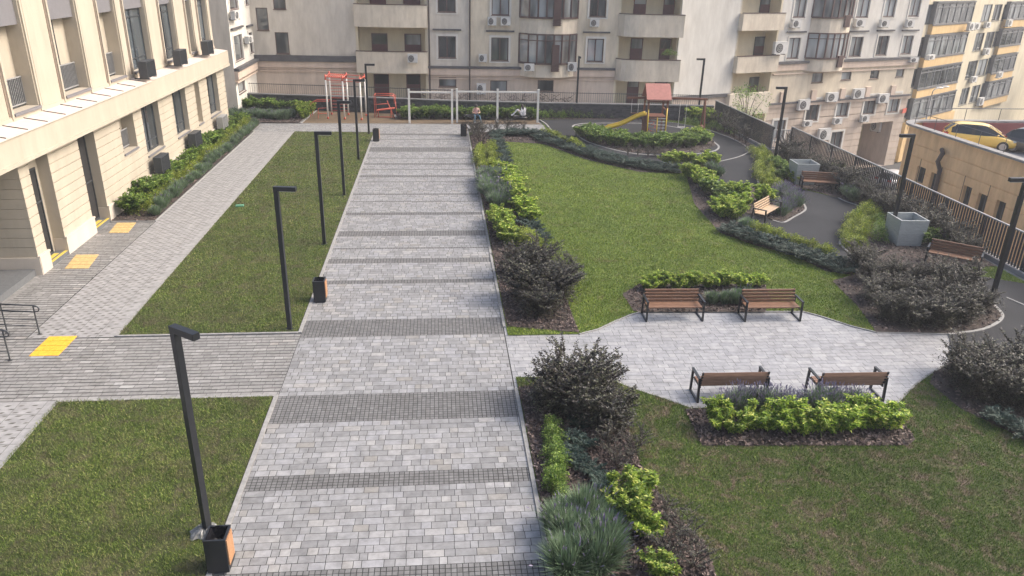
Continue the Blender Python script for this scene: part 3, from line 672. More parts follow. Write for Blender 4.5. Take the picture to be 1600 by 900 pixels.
me_ = MB(); 
me_.add([(-13.15,19.5,4.80),(-13.15,37.3,4.80),(-13.97,37.3,4.93),(-13.97,19.5,4.93),(-13.15,19.5,4.845),(-13.15,37.3,4.845),(-13.97,37.3,4.975),(-13.97,19.5,4.975)], [(0,1,5,4),(1,2,6,5),(4,5,6,7),(0,4,7,3)])
me_.add([(-13.18,37.3,4.81),(-13.18,51.4,4.81),(-13.97,51.4,4.90),(-13.97,37.3,4.90)], [(0,1,2,3)])
mled = me_.build("metal_ledge_roof", M['ledge_metal'], LB, off=LO)
for i in range(13):
    y = 20.4+i*1.36; q_ = MB(); q_.bar((-13.17,y,4.86),(-13.95,y,4.985),.03,.03); q_.build('standing_seam', M['darkcap'], mled, off=LO)
for o, nv in ((opB,1),(opC,1),(opE,1)): lf.window(LB, LO, *o, d=-.3, fm='darkframe', gm='glass_dark', nv=nv, nh=2, hpos=[.2,.9], fw=.07, sill=False)
for o in UO[4:6]+UO[7:]: uf.window(LB, LO, o[0], o[1], o[2], 7.88, d=-.29, fm='darkframe', gm='glass_dark', nv=1, nh=2, hpos=[.18,.86], fw=.07, sill=False)
uf.window(LB, LO, UO[6][0]+.1, UO[6][1], UO[6][2], 7.88, d=-.48, fm='darkframe', gm='glass_dark', nv=0, nh=1, hpos=[.85], sill=False)
for o in (UO[2],): uf.window(LB, LO, o[0]+.15, o[1]-1.0, o[2], 7.85, d=-.50, fm='darkframe', gm='glass_dark', nv=0, nh=1, hpos=[.8], sill=False, name='glazed_door')
lf.window(LB, LO, 26.1, 27.2, .16, 3.3, d=-.41, fm='darkframe', gm='interior', nv=0, nh=1, hpos=[.62], sill=False, name='glazed_door')
lf.window(LB, LO, 29.87, 31.32, .16, 3.70, d=-.41, fm='darkframe', gm='interior', nv=1, nh=1, hpos=[.45], sill=False, name='glazed_door')
def juliet(f, a0, a1, z0, d, h=1.0):
    mb = MB(); f.box(mb, a0, a1, z0+h-.04, z0+h, d-.02, d+.02); f.box(mb, a0, a1, z0+.08, z0+.12, d-.02, d+.02); n = int((a1-a0)/.11)
    for i in range(n+1): a = a0+.012+(a1-a0-.024)*i/n; f.box(mb, a-.01, a+.01, z0+.12, z0+h-.04, d-.01, d+.01)
    r_ = mb.build("railing", M['cage_l'], LB, off=LO); q = MB(); f.box(q, a0, a1, z0+.02, z0+h-.05, d-.05, d-.025); q.build("back_panel", M['darkframe'], r_, off=LO)
for o in UO[0:4]: juliet(uf, o[0]+.01, o[1]-.01, o[2], -.38)
juliet(lf, opA[0]+.01, opA[1]-.01, opA[2], -.35, .85)
# steps between the pillars and the dark entrance platform
for a, b, lab in ((26.1,27.42,"low dark step with yellow edge strips between the two nearest stone pillars"),(29.9,31.3,"low dark step with yellow edge strips beside the shrub bed corner pillar")):
    e = empty("entrance_step", (BX-.5, (a+b)/2, 0), 0, lab, "step"); oo = (BX-.5, (a+b)/2, 0)
    MB().box(BX-.40, BX+.02, a, b, 0, .15).build("tread", M['step'], e, off=oo)
    yb = MB(); yb.box(BX-.08, BX+.022, a+.01, b-.01, .1505, .158); yb.box(BX-.32, BX-.16, a+.15, b-.3, .1505, .158); yb.build("yellow_strip", M['stepy'], e, off=oo)
pf = MB(); pf.box(-20, BX-.15, 19.5, 25.36, 0, .22); tag(pf.build("entrance_platform", M['step']), "dark granite entrance platform at the foot of the grooved pillar", "platform")
# louvred air conditioner cages
def cage(name, y, z, x0, lab, pale=False, ln=1.15, dp=.37, h=.72, br=.26):
    e = empty(name, (x0, y, z), 0, lab, "air conditioner cage", "louvred air conditioner cages on the stone building")
    b = MB(); b.box(0, dp, 0, .04, 0, h); b.box(0, dp, ln-.04, ln, 0, h); b.box(0, .03, .04, ln-.04, 0, h); b.box(0, dp-.03, .04, ln-.04, h-.04, h); b.box(0, dp-.03, .04, ln-.04, 0, .03)
    b.build("casing", M['cage_l' if pale else 'cage'], e)
    l = MB(); n = 12
    for i in range(n): yy = .06+(ln-.14)*i/(n-1); l.box(dp-.035, dp-.004, yy, yy+.02, .03, h-.04)
    l.build("louvre_front", M['cage_l' if pale else 'cage'], e)
    MB().box(.05, dp-.06, .08, ln-.08, .05, h-.08).build("air_conditioner", M['acwhite'], e)
    [MB().box(-br, dp+.02, y_, y_+.05, -.05, -.002).build("bracket", M['cage'], e) for y_ in (.08, ln-.13)]
for y, z, x0, lab, p in ((36.75,5.02,-13.44,"dark louvred cage standing on the ledge nearest the camera",0),(41.6,5.02,-13.44,"dark louvred cage standing on the ledge, middle of the three up there",0),(46.7,5.02,-13.44,"dark louvred cage standing on the ledge by the building's far corner",0),
                  (36.35,.75,BX+.24,"dark louvred cage low on the wall below the near double window",0),(41.8,.75,BX+.24,"dark louvred cage low on the wall, middle one above the shrub bed",0),(47.4,.62,BX+.24,"pale louvred cage low on the wall at the far corner of the building",1)):
    cage("air_conditioner_cage", y, z, x0, lab, p)
# handrails by the entrance
def handrail(loc, rz, ln, lab):
    e = empty("handrail", (loc[0], loc[1], 0), rz, lab, "handrail", "handrails at the building entrance")
    t = MB(); 
    for z in (.9, .7):
        pass
    t.tube([(-ln,0,.9),(0,0,.9),(.12,0,.87),(.16,0,.80),(.12,0,.73),(0,0,.70),(-ln,0,.70)], .022, 8); t.build("top_rail", M['rail'], e, True)
    r = MB()
    for z in (.25, .45): r.tube([(-ln,0,z),(0,0,z)], .012, 6)
    r.build("lower_rail", M['rail'], e)
    for x in (-ln, -ln/2, 0): p = MB(); p.tube([(x,0,0),(x,0,.9)], .02, 8); p.cyl((x,0,0), .06, .01); p.build("post", M['rail'], e)
ga = G(62, 522); gb = G(16, 563)
handrail(ga, R(-8), 1.9, "grey tube handrail ending just above the bright yellow tactile pad"); handrail(gb, R(-8), 1.9, "grey tube handrail cut by the left edge, in front of the other handrail")

# ------------------------------------------------------------------ apartment building at the back
AB = empty("apartment_building", (3, 62, 0), 0, "large weathered beige apartment block with stained balconies, closing the courtyard at the back", "building"); AO = (3, 62, 0)
f1 = Fac((0, 62), (1, 0)); fw_ = Fac((19.38, 62), (math.sin(R(69)), math.cos(R(69)))); fl = Fac((-13.98, 0), (0, 1))
ST = 3.38; TOP = 12.2
trim = (AB, AO); cap = Each("ledge_flashing", 'darkcap', AB, AO)
def rep(f, px, n=2, up=ST): a, b, c, d = f.rect(*px); return [(a, b, c+up*i, d+up*i) for i in range(n)]
# blank part with staggered windows, ledge and base
fA0, fA1 = -13.98, f1.pix(556, 60)[0]
st1 = f1.rect(400.5,12,419,47.5); st2 = f1.rect(430.5,50.5,451.5,84); st3 = f1.rect(426,-22,445.5,14.5)
wl = MB(); wl.mat(M['aptgrey']); f1.wall(wl, fA0, fA1, 3.1, TOP, [st1, st2, st3], .12, m=M['aptgrey'], mrev=M['aptgrey'])
f1.wall(wl, fA0, fA1, -1.0, 3.1, [], m=M['apttan']); wl.build("wall", None, AB, off=AO)
for o in (st1, st2, st3): f1.window(AB, AO, *o, d=-.1, nv=0)
f1.box(cap, fA0, fA1, 3.0, 3.45, .001, .22); 
bd = Each("string_course", 'aptband', AB, AO); f1.box(bd, fA0+.25, fA1, 2.55, 2.998, .001, .12); f1.box(bd, fA0+.25, fA1, 2.24, 2.32, .001, .10); f1.box(bd, fA0+.25, fA1, 2.40, 2.47, .001, .06)
# left wing
wl = MB(); lwin = [(57.6,58.6,3.75,5.5),(60.0,60.6,3.75,5.5)]; lwin += [(a,b,c+ST,d+ST) for a,b,c,d in lwin]
a0, b0, c0, d0 = fl.rect(365.5,54,379,95); lwin = [(a0,b0,c0,d0),(a0,b0,c0+ST,d0+ST)]; a0, b0, c0, d0 = fl.rect(389,50,394.5,83); lwin += [(a0,b0,c0,d0),(a0,b0,c0+ST,d0+ST)]
fl.wall(wl, 55.5, 62, 3.1, TOP, lwin, .15, m=M['aptwhite'], mrev=M['aptwhite']); bo = fl.rect(372,121,383,145); fl.wall(wl, 55.5, 62, -1, 3.1, [bo], .2, m=M['aptwhite'], mrev=M['aptwhite'])
wl.mat(M['aptgrey']); wl.quad((-20,55.5,-1),(-13.98,55.5,-1),(-13.98,55.5,TOP),(-20,55.5,TOP)); wl.build("wall", None, AB, off=AO)
for o in lwin: fl.window(AB, AO, *o, d=-.12, nv=0); surround(fl, trim, *o, w=.14, cap=cap)
fl.window(AB, AO, *bo, d=-.15, nv=0)
fl.box(cap, 55.5, 62, 3.0, 3.2, .001, .35); fl.box(bd, 55.5, 61.7, 2.45, 2.998, .001, .25); fl.box(bd, 55.5, 61.7, 2.2, 2.3, .001, .2)
# balcony stacks on the main front
def balcony_stack(f, px0, px1, ymid, zs, doors, curve, proj, left_round=False, matp='parapet', back='loggia', depth=1.35, rows=3, zbot=-1.0):
    """zs: bottom/top of the parapet of the lowest storey"""
    a0, a1 = f.pix(px0, ymid)[0], f.pix(px1, ymid)[0]
    wl = MB(); ops = []
    for i in range(-1, rows):
        lo = zs[1]+ST*i if i >= 0 else zbot; hi = zs[0]+ST*(i+1)
        ops.append((a0+.18, a1-.18, max(lo-1.0, zbot) if i < 0 else lo-.9, min(hi, TOP)))
    f.wall(wl, a0, a1, zbot, TOP, ops, depth, m=M[back], mrev=M[back])
    for o in ops: f.back(wl, o, depth)
    wl.build("wall", None, AB, off=AO)
    for i in range(rows):
        z0, z1 = zs[0]+ST*i, zs[1]+ST*i; n = 14; pts = []
        for k in range(n+1):
            t = k/n; a = a0+(a1-a0)*t
            d = proj+curve*(1-(2*t-1)**2) if curve >= 0 else proj*min(1, math.sqrt(max(0, 1-max(0, (0.35-t)/.35)**2)))
            pts.append((a, d))
        mb = MB(); mb.mat(M[matp]); cp = MB()
        for k in range(n):
            (a, d), (b, e) = pts[k], pts[k+1]
            mb.quad(f.pt(a,z0,d), f.pt(b,z0,e), f.pt(b,z1,e), f.pt(a,z1,d)); mb.quad(f.pt(a,z0,-.3), f.pt(b,z0,-.3), f.pt(b,z0,e), f.pt(a,z0,d)); mb.quad(f.pt(a,z1,d), f.pt(b,z1,e), f.pt(b,z1,e-.14), f.pt(a,z1,d-.14)); mb.quad(f.pt(b,z0,e-.14), f.pt(a,z0,d-.14), f.pt(a,z1,d-.14), f.pt(b,z1,e-.14))
            cp.add([f.pt(a,z1+.003,d+.03), f.pt(b,z1+.003,e+.03), f.pt(b,z1+.003,e-.17), f.pt(a,z1+.003,d-.17), f.pt(a,z1+.06,d+.03), f.pt(b,z1+.06,e+.03), f.pt(b,z1+.06,e-.17), f.pt(a,z1+.06,d-.17)], [(0,1,5,4),(4,5,6,7),(7,6,2,3)])
        for (a, d) in (pts[0], pts[-1]): mb.quad(f.pt(a,z0,0), f.pt(a,z0,d), f.pt(a,z1,d), f.pt(a,z1,0))
        b = mb.build("balcony", None, AB, off=AO); cp.build("rail_cap", M['brownframe'], b, off=AO)
    for (dx0, dx1, zlo, zhi, fm, gm, nv) in doors:
        f.window(AB, AO, dx0, dx1, zlo, zhi, d=-depth+.02, fm=fm, gm=gm, nv=nv, nh=1, hpos=[.45], sill=False, name='balcony_door')
    return a0, a1
DP = 1.35
def door_cols(f, cols, zlo, zhi, rows, base=None, gm='glass'):
    out = []
    for c in cols:
        a, b = f.pix(c[0], c[2], -DP)[0], f.pix(c[1], c[2], -DP)[0]
        for i in range(rows): out.append((a, b, zlo+ST*i, zhi+ST*i, 'door', gm, 0))
    return out
d1 = door_cols(f1, ((580.5,605.5,62),(632,658,62)), 2.35, 5.05, 3)+door_cols(f1, ((584.5,608,130),(635,657,130)), -.6, 1.95, 1, gm='interior')
balcony_stack(f1, 556, 668, 62, (2.27,3.86), d1, .25, .55)
d2 = door_cols(f1, ((985,1004,72),(1030.5,1047.5,72)), 2.35, 5.0, 3)+door_cols(f1, ((980,998,135),), -.6, 1.9, 1)+door_cols(f1, ((1023,1043,126),), .6, 1.9, 1)
balcony_stack(f1, 963, 1060, 75, (1.88,3.52), d2, -1, 1.0, matp='parapet')
# flat fronts with windows
s1, s2, s3, s4, s5 = f1.pix(668,62)[0], f1.pix(734,62)[0], f1.pix(812,70)[0], f1.pix(900,75)[0], f1.pix(963,75)[0]
def front(a0, a1, wins, bwins, mt, db=-.1):
    wl = MB(); f1.wall(wl, a0, a1, 2.6, TOP, wins, .16, m=M[mt], mrev=M[mt]); f1.wall(wl, a0, a1, -1.0, 2.6, bwins, .16, m=M['apttan'], mrev=M['apttan']); wl.build("wall", None, AB, off=AO)
    for i, o in enumerate(wins): f1.window(AB, AO, *o, d=-.14, nv=1, fw=.07); surround(f1, trim, *o, cap=cap if i == 0 else None)
    for o in bwins: f1.window(AB, AO, *o, d=-.14, nv=0)
    f1.box(cap, a0, a1, 2.62, 2.80, .001, .22); f1.box(bd, a0, a1, 2.1, 2.618, .001, .13); f1.box(bd, a0, a1, 1.80, 1.87, .001, .10); f1.box(bd, a0, a1, 1.96, 2.02, .001, .06)
front(s1, s2, rep(f1, (684.8,56.5,712.3,90.7)), [f1.rect(686,121,713,135.5)], 'aptgrey')
front(s2, s3, rep(f1, (767.5,58.7,794.5,95)), [f1.rect(766,126,792.5,143)], 'aptwall')
front(s3, s4, [], [f1.rect(840,123.5,865,143)], 'aptwall')
front(s4, s5, rep(f1, (917.5,60.5,943,96.5)), [], 'aptwall')
# rounded bay
def oriel(f, px0, px1, ym, zb, bands, proj, nfac=7, zrep=2):
    a0, a1 = f.pix(px0, ym)[0], f.pix(px1, ym)[0]
    prof = []
    for k in range(nfac+1):
        t = k/nfac; prof.append((a0+(a1-a0)*t, proj*(1-abs(2*t-1)**2.6)))
    root = MB(); root.mat(M['parapet'])
    def band(mb, z0, z1, g=0.0):
        for k in range(nfac):
            (a, d), (b, e) = prof[k], prof[k+1]; mb.quad(f.pt(a,z0,d+g), f.pt(b,z0,e+g), f.pt(b,z1,e+g), f.pt(a,z1,d+g))
    def lid(mb, z, g=0.0, up=True):
        vs = [f.pt(a,z,d+g) for a, d in prof]+[f.pt(a1,z,-.1),f.pt(a0,z,-.1)]; mb.add(vs, [tuple(range(len(vs)))])
    wz0, wz1 = bands
    z = zb
    for i in range(zrep+1):
        q_ = MB(); band(q_, z, wz0+ST*i)
        if i == 0: lid(q_, zb)
        bb_ = q_.build("bay", M['parapet'], AB, off=AO); bay = bb_ if i == 0 else bay; z = wz1+ST*i
    for i in range(zrep+1):
        fr = MB(); lo, hi = wz0+ST*i, wz1+ST*i
        for k in range(nfac+1):
            a, d = prof[k]; f.box(fr, a-.06, a+.06, lo, hi, d-.05, d+.05)
            if k < nfac:
                b, e = prof[k+1]
                for zz, h in ((lo+.02, .05), (hi-.04, .05), (lo+(hi-lo)*.78, .03)): fr.bar(f.pt(a,zz,d+.01), f.pt(b,zz,e+.01), .06, h*2)
        for k in range(nfac):
            (a, d), (b, e) = prof[k], prof[k+1]; fr.bar(f.pt(a,lo-.03,d+.06), f.pt(b,lo-.03,e+.06), .16, .07)
        w = fr.build("window", M['brownframe'], bay, off=AO)
        pn = MB(); band(pn, lo+.02, hi-.02, -.02); pn.build("pane", M['glass'], bay, off=AO)
    return prof
def zat(f, px, py, d): return f.pix(px, py, d)[1]
oriel(f1, 811, 900, 75, zat(f1, 856, 121.5, 1.1), (zat(f1, 856, 100, 1.1), zat(f1, 856, 53.5, 1.1)), 1.15)
bx = MB()
for i in range(2):
    bx = MB(); zc = zat(f1, 867, 112, 1.25)+ST*i; a = f1.pix(867, 100, 1.2)[0]; f1.box(bx, a-.28, a+.28, zc, zc+2.0, 1.16, 1.42)
    for k in range(5): f1.box(bx, a-.33, a+.33, zc+.05+k*.12, zc+.1+k*.12, 1.38, 1.47)
    bx.build("rainwater_chute", M['brownframe'], AB, off=AO)
for px in (670.5, 734): pp = MB(); a = f1.pix(px, 60)[0]; pp.tube([f1.pt(a,-1,.12), f1.pt(a,TOP,.12)], .06, 8); pp.build("downpipe", M['pipe'], AB, off=AO)
# white tower wall at the corner, then the right wing
gw = MB(); sw0, sw1 = 0.0, fw_.pix(1146, 110)[0]
fw_.wall(gw, sw0-.35, sw1, .55, TOP+.1, [], m=M['aptwhite']); fw_.wall(gw, sw0-.35, sw1, -7.5, .55, [], m=M['apttan'])
cr = f1.pix(1060, 75)[0]; gw.mat(M['aptwhite'])
gw.quad((19.05,62-.12,-1),(19.05,63.5,-1),(19.05,63.5,TOP),(19.05,62-.12,TOP))
f1.wall(gw, cr, 19.06, -1, TOP, [], m=M['loggia']); gw.build("wall", None, AB, off=AO)
fw_.box(cap, sw0-.3, sw1, .35, .62, .001, .14)
W0, W1 = sw1, 28.35
d3 = []
for i in range(4):
    py = (62,); a, b = fw_.pix(1178, 72, -DP)[0], fw_.pix(1195, 72, -DP)[0]; d3.append((a, b, -.6-.35+ST*i, 1.7-.35+ST*i+.3, 'darkframe', 'glass', 0))
balcony_stack(fw_, 1147, 1211, 90, (zat(fw_, 1180, 113.5, .5), zat(fw_, 1180, 88, .5)), d3, 0, .5, depth=DP, zbot=-7.5)
zc0, zc1 = zat(fw_, 1170, 168, .5), zat(fw_, 1170, 146, .5); s0_, s1_ = fw_.pix(1140,155,.5)[0], fw_.pix(1203,155,.5)[0]
lb = MB(); fw_.box(lb, s0_, s1_, zc0-.6, zc1, .0, .5); lb.build("balcony", M['parapet'], AB, off=AO)
ws = fw_.pix(1211, 90)[0]
wins = []
for p in ((1231,59,1249,91),(1328,57.5,1346.5,88),(1370,56,1387,86),(1409,55.7,1425,84)): wins += rep(fw_, p)
bwin = [fw_.rect(*p) for p in ((1269,113.5,1286,129),(1315,112.5,1330,125),(1360,110,1373.5,123),(1400.5,107,1412.5,120))]
lwins = [fw_.rect(*p) for p in ((1260,156,1279,188),(1308,152.5,1326,181.5),(1350,149.5,1368,177.6),(1388.7,146,1405,175),(1297.5,206,1315,232),(1207,188,1226,216))]
arch = list(fw_.rect(1342,192,1389,250)); arch[2] = -7.45; arch = tuple(arch)
wl = MB(); fw_.wall(wl, ws, W1, 2.6, TOP, wins, .16, m=M['aptwhite'], mrev=M['aptwhite']); fw_.wall(wl, ws, W1, -.55, 2.6, bwin, .16, m=M['aptwall'], mrev=M['aptwall'])
GR2 = [-7.0+.62*i for i in range(11)]
fw_.wall(wl, ws, W1, -7.5, -.55, lwins+[arch], .2, GR2, gh=.08, gd=.05, m=M['apttan'], mrev=M['apttan'], depths=[.2]*len(lwins)+[7.0]); wl.mat(M['concrete']); fw_.back(wl, arch, 7.0)
wl.mat(M['aptwhite']); e0, e1 = fw_.pt(W1,0,0), fw_.pt(W1,0,-9); wl.quad((e0[0],e0[1],-7.5),(e1[0],e1[1],-7.5),(e1[0],e1[1],TOP),(e0[0],e0[1],TOP))
wl.build("wall", None, AB, off=AO)
for i, o in enumerate(wins): fw_.window(AB, AO, *o, d=-.14, nv=1); surround(fw_, trim, *o, cap=cap if i % 2 == 0 else None)
for o in bwin: fw_.window(AB, AO, *o, d=-.14, nv=0)
for o in lwins: fw_.window(AB, AO, *o, d=-.16, nv=1); surround(fw_, trim, *o, w=.2)
fw_.box(cap, ws, W1, 2.85, 3.05, .001, .3); fw_.box(bd, ws, W1, 2.3, 2.848, .001, .2); fw_.box(bd, ws, W1, 1.95, 2.05, .001, .13)
fw_.box(cap, ws, W1, -.60, -.47, .001, .26); fw_.box(bd, ws, W1, -.85, -.602, .001, .16)
for px in (1225,1273,1318,1357,1396): a = fw_.pix(px, 130)[0]; fw_.box(bd, a-.3, a+.3, -.46, .45, .001, .2)
oriel(fw_, 1260, 1322, 75, zat(fw_, 1290, 112, .9), (zat(fw_, 1290, 91.5, .9), zat(fw_, 1290, 52, .9)), 1.0)
bx = MB()
for i in range(2): bx = MB(); a = fw_.pix(1311, 95, .95)[0]; zc = zat(fw_, 1309, 105, .9)+ST*i; fw_.box(bx, a-.3, a+.3, zc, zc+1.0, .9, 1.15); bx.build('rainwater_chute', M['brownframe'], AB, off=AO)
rf = MB(); rf.add([(-20,55.6,TOP),(-14,55.6,TOP),(-14,62,TOP),(19.4,62,TOP),fw_.pt(W1,TOP,0),fw_.pt(W1,TOP,-9),(19,72,TOP),(-20,72,TOP)], [tuple(range(8))]); rf.build("roof", M['capstone'], AB, off=AO)

# ------------------------------------------------------------------ yellow apartment building
yo = fw_.pt(28.1, 0, -.25); fy = Fac(yo, (math.sin(R(53)), math.cos(R(53))))
YB = empty("yellow_apartment_building", (yo[0], yo[1], -7.4), 0, "yellow apartment block with ochre bay bands rising behind the garage on the right", "building"); YO = (yo[0], yo[1], -7.4)
def yrect(p): return fy.rect(*p)
YW = []
rowsy = ((4,36),(55,86),(104,133),(150,179))
cols = {'strip': [(1446,1457,7,37),(1434.5,1446,58,88),(1424,1434,108,135),(1412,1421,155,183)],
        'c1': [(1535,1548.5,7,33),(1522.5,1535.5,52,79),(1511,1525.5,95.5,122),(1500.5,1512.5,138,163)], 'c2': [(1552,1564,7,32),(1539.5,1552,50,75),(1527.5,1541,93,118),(1517,1529,134,159)],
        'c3': [(1567,1576,7,31),(1553,1564,49,72),(1542.5,1552.5,90,114),(1532,1541,130,153)]}
wl = MB(); 
for k, v in cols.items(): YW += [yrect((a, b0, b, b1)) for a, b, b0, b1 in v]
fy.wall(wl, -.3, 45, -7.5, 13, YW, .15, m=M['ylw_cream'], mrev=M['ylw_cream']); wl.quad(fy.pt(-.3,-7.5,0), fy.pt(-.3,-7.5,-8), fy.pt(-.3,13,-8), fy.pt(-.3,13,0))
wl.build("wall", None, YB, off=YO)
for o in YW: fy.window(YB, YO, *o, d=-.12, fm='darkframe', nv=1)
def ybay(pxl, nb, sgap, prot=.42, w0=None):
    # pxl: list of (x0,x1,ytop,ybot) of each row's glazing
    for (x0, x1, t, b) in pxl:
        a0, a1, z0, z1 = fy.rect(x0, t, x1, b, prot); mb = MB()
        fy.box(mb, a0, a1, z0-.92, z0-.002, .001, prot); bb = mb.build("bay_band", M['ylw_ochre'], YB, off=YO)
        wn = MB(); n = nb
        for i in range(n+1): a = a0+(a1-a0)*i/n; fy.box(wn, a-.07, a+.07, z0, z1, prot-.12, prot)
        for z in (z0+.04, z1-.06, z0+(z1-z0)*.8): fy.box(wn, a0, a1, z-.05, z+.05, prot-.11, prot-.008)
        fy.box(wn, a0, a0+.1, z0, z1, .001, prot-.12); fy.box(wn, a1-.1, a1, z0, z1, .001, prot-.12); fy.box(wn, a0-.08, a1+.08, z1, z1+.14, .001, prot+.06); fy.box(wn, a0-.08, a1+.08, z0-.12, z0-.003, prot-.02, prot+.06)
        w = wn.build("window", M['bayframe'], YB, off=YO); pn = MB(); fy.box(pn, a0+.06, a1-.06, z0+.02, z1-.01, .05, prot-.06); pn.build("pane", M['glass'], w, off=YO)
ybay([(1462.5,1521,4,36),(1449.5,1509,55,86),(1438.5,1498,104,133),(1427,1489,150,178)], 6, 0)
ybay([(1577,1612,4,29),(1565,1597,46,70),(1553,1586,87,111),(1543,1578,126,150)], 4, 0)
lowb = MB(); fy.box(lowb, 1.0, 14, -7.4, -3.45, .001, .35); lowb.build("lower_storey", M['ylw_ochre'], YB, off=YO)
sg = MB(); a, z = fy.pix(1413, 173, .4); fy.box(sg, a-.4, a+.45, z-.22, z+.22, .36, .42); tag(sg.build("red_sign", M['redpaint']), "small red sign plate on the yellow building beside the archway", "sign")

# ------------------------------------------------------------------ orange garage with roof parking
gf = Fac((30.0, 46.0), (0.02, -1)); ZG = 1.32; ZR = 0.35
GB = empty("orange_garage", (30, 40, -7.4), 0, "orange stucco garage with seamed wall, small windows and cars parked on its roof", "building"); GO = (30, 40, -7.4)
gwins = [gf.rect(*p) for p in ((1431,260,1444.5,287),(1452,270,1465.5,300),(1502.5,290,1516,322),(1525,302,1540,335),(1553,313,1568.5,348))]
grs = [ZG-1.0, ZG-1.75, ZG-2.55, ZG-3.35, ZG-4.2, ZG-5.0, -5.5]
wl = MB(); gf.wall(wl, 0.0, 34, -7.5, ZG, gwins, .3, grs, gh=.07, gd=.05, m=M['garage'], mrev=M['garage'])
# rounded far corner
RC = 1.5; c = Vector((30+RC, 46.0)); arc = [(c.x-RC*math.cos(t), c.y+RC*math.sin(t)) for t in [PI/2*i/8 for i in range(9)]]
for p, q in zip(arc, arc[1:]): wl.quad((q[0],q[1],-7.5),(p[0],p[1],-7.5),(p[0],p[1],ZG),(q[0],q[1],ZG))
wl.quad((60,47.5,-7.5),(c.x,47.5,-7.5),(c.x,47.5,ZG),(60,47.5,ZG)); wl.build("wall", None, GB, off=GO)
cp = MB(); line = [(60,47.5)]+arc[::-1]+[gf.pt(34,0)[:2]]
strip(cp, line, .5, ZG, ZG+.12); cp.build("parapet_cap", M['capstone'], GB, off=GO)
rfm = MB(); rfm.add([(30.1,46.0,ZR),(31.5,47.4,ZR),(60,47.4,ZR),(60,12.2,ZR),(30.8,12.2,ZR)], [(0,1,2,3,4)]); rfm.build("roof_deck", M['concrete'], GB, off=GO)
for o in gwins: gf.window(GB, GO, *o, d=-.25, fm='darkframe', gm='interior', nv=1, sill=False)
pv = Each('wall_joint', 'pipe', GB, GO)
for i in range(9):
    a = 1.5+i*2.1; z1 = grs[1]; gf.box(pv, a, a+.04, z1-1.6, z1, .001, .012)
dp = MB(); a, z = gf.pix(1467, 255, .3); dp.tube([gf.pt(a-.3,z+.75,.1), gf.pt(a+.2,z+.65,.35), gf.pt(a,z+.1,.4), gf.pt(a+.1,z-.4,.2), gf.pt(a+.1,-7.4,.2)], .13, 8); dp.build("downpipe", M['pipe'], GB, off=GO)
rl = MB(); rz = ZG+.12
pr = [gf.pt(i*2.0, 0, -.05) for i in range(10)]
for i, p in enumerate(pr): rl.tube([(p[0],p[1],rz),(p[0],p[1],rz+.75)], .018, 6)
rl.tube([(p[0],p[1],rz+.75) for p in pr], .018, 6); rl.build("roof_railing", M['rail'], GB, off=GO)
mw = MB(); mw.box(31.4, 60, 47.18, 47.26, ZR+.002, ZG-.003); mw.build("roof_wall", M['maroon'], GB, off=GO)
mr_ = MB(); 
for i in range(10): mr_.tube([(32+i*2.4,47.5,1.44),(32+i*2.4,47.5,2.2)], .02, 6)
mr_.tube([(31.6,47.5,2.2),(58,47.5,2.2)], .025, 6); mr_.build("roof_railing", M['rail'], GB, off=GO)
# ================================================================== FURNITURE
# ---- lamps
def make_lamp():
    e = empty("street_lamp")
    MB().box(-.06,.06,-.06,.06,.012,4.22).build("pole", M['black'], e)
    MB().box(-.06,.56,-.065,.065,4.221,4.34).build("arm", M['black'], e)
    MB().box(.10,.53,-.045,.045,4.205,4.220).build("light_panel", M['panel'], e)
    b = MB(); b.box(-.12,.12,-.12,.12,0,.012)
    for x in (-.09,.09):
        for y in (-.09,.09): b.cyl((x,y,.012), .014, .014, 6)
    b.build("base_plate", M['black'], e); return e
lamp0 = make_lamp(); used = [False]
def lamp(x, y, rz, lab):
    o = lamp0 if not used[0] else copy_tree(lamp0); used[0] = True
    o.location = (x, y, ZL if x < -4.2 or x > 2 else 0); o.rotation_euler = (0, 0, rz); tag(o, lab, "street lamp", "black hooked lamps"); return o
for y, rz, lab in ((11.95,-36,"black hooked lamp nearest the camera, its foot behind the open litter bin"),(20.72,-8,"black hooked lamp on the lawn edge where the brick cross path meets it"),(28.25,-1,"third black hooked lamp of the lawn row counted from the camera"),
                   (35.1,0,"fourth black hooked lamp of the lawn row counted from the camera"),(42.2,0,"fifth lamp of the lawn row, last but one before the exercise ground"),(49.2,0,"last black lamp of the lawn row, at the far lawn corner near the litter bin")):
    lamp(-4.47, y, R(rz), lab)
for x, y, rz, lab in ((18.15,21.55,180,"black lamp cut by the right edge, rising from the dark purple shrubs"),(18.5,28.25,183,"black lamp beside the wrapped square tub nearest the bottom"),(18.9,41.0,182,"black lamp by the far wrapped tub, before the corner of the slatted fence"),
                      (18.95,55.0,181,"black lamp in the far corner of the play area behind the wooden play tower"),(9.95,55.4,268,"black lamp seen edge on between the white swing frame and the play tower")):
    lamp(x, y, R(rz), lab)
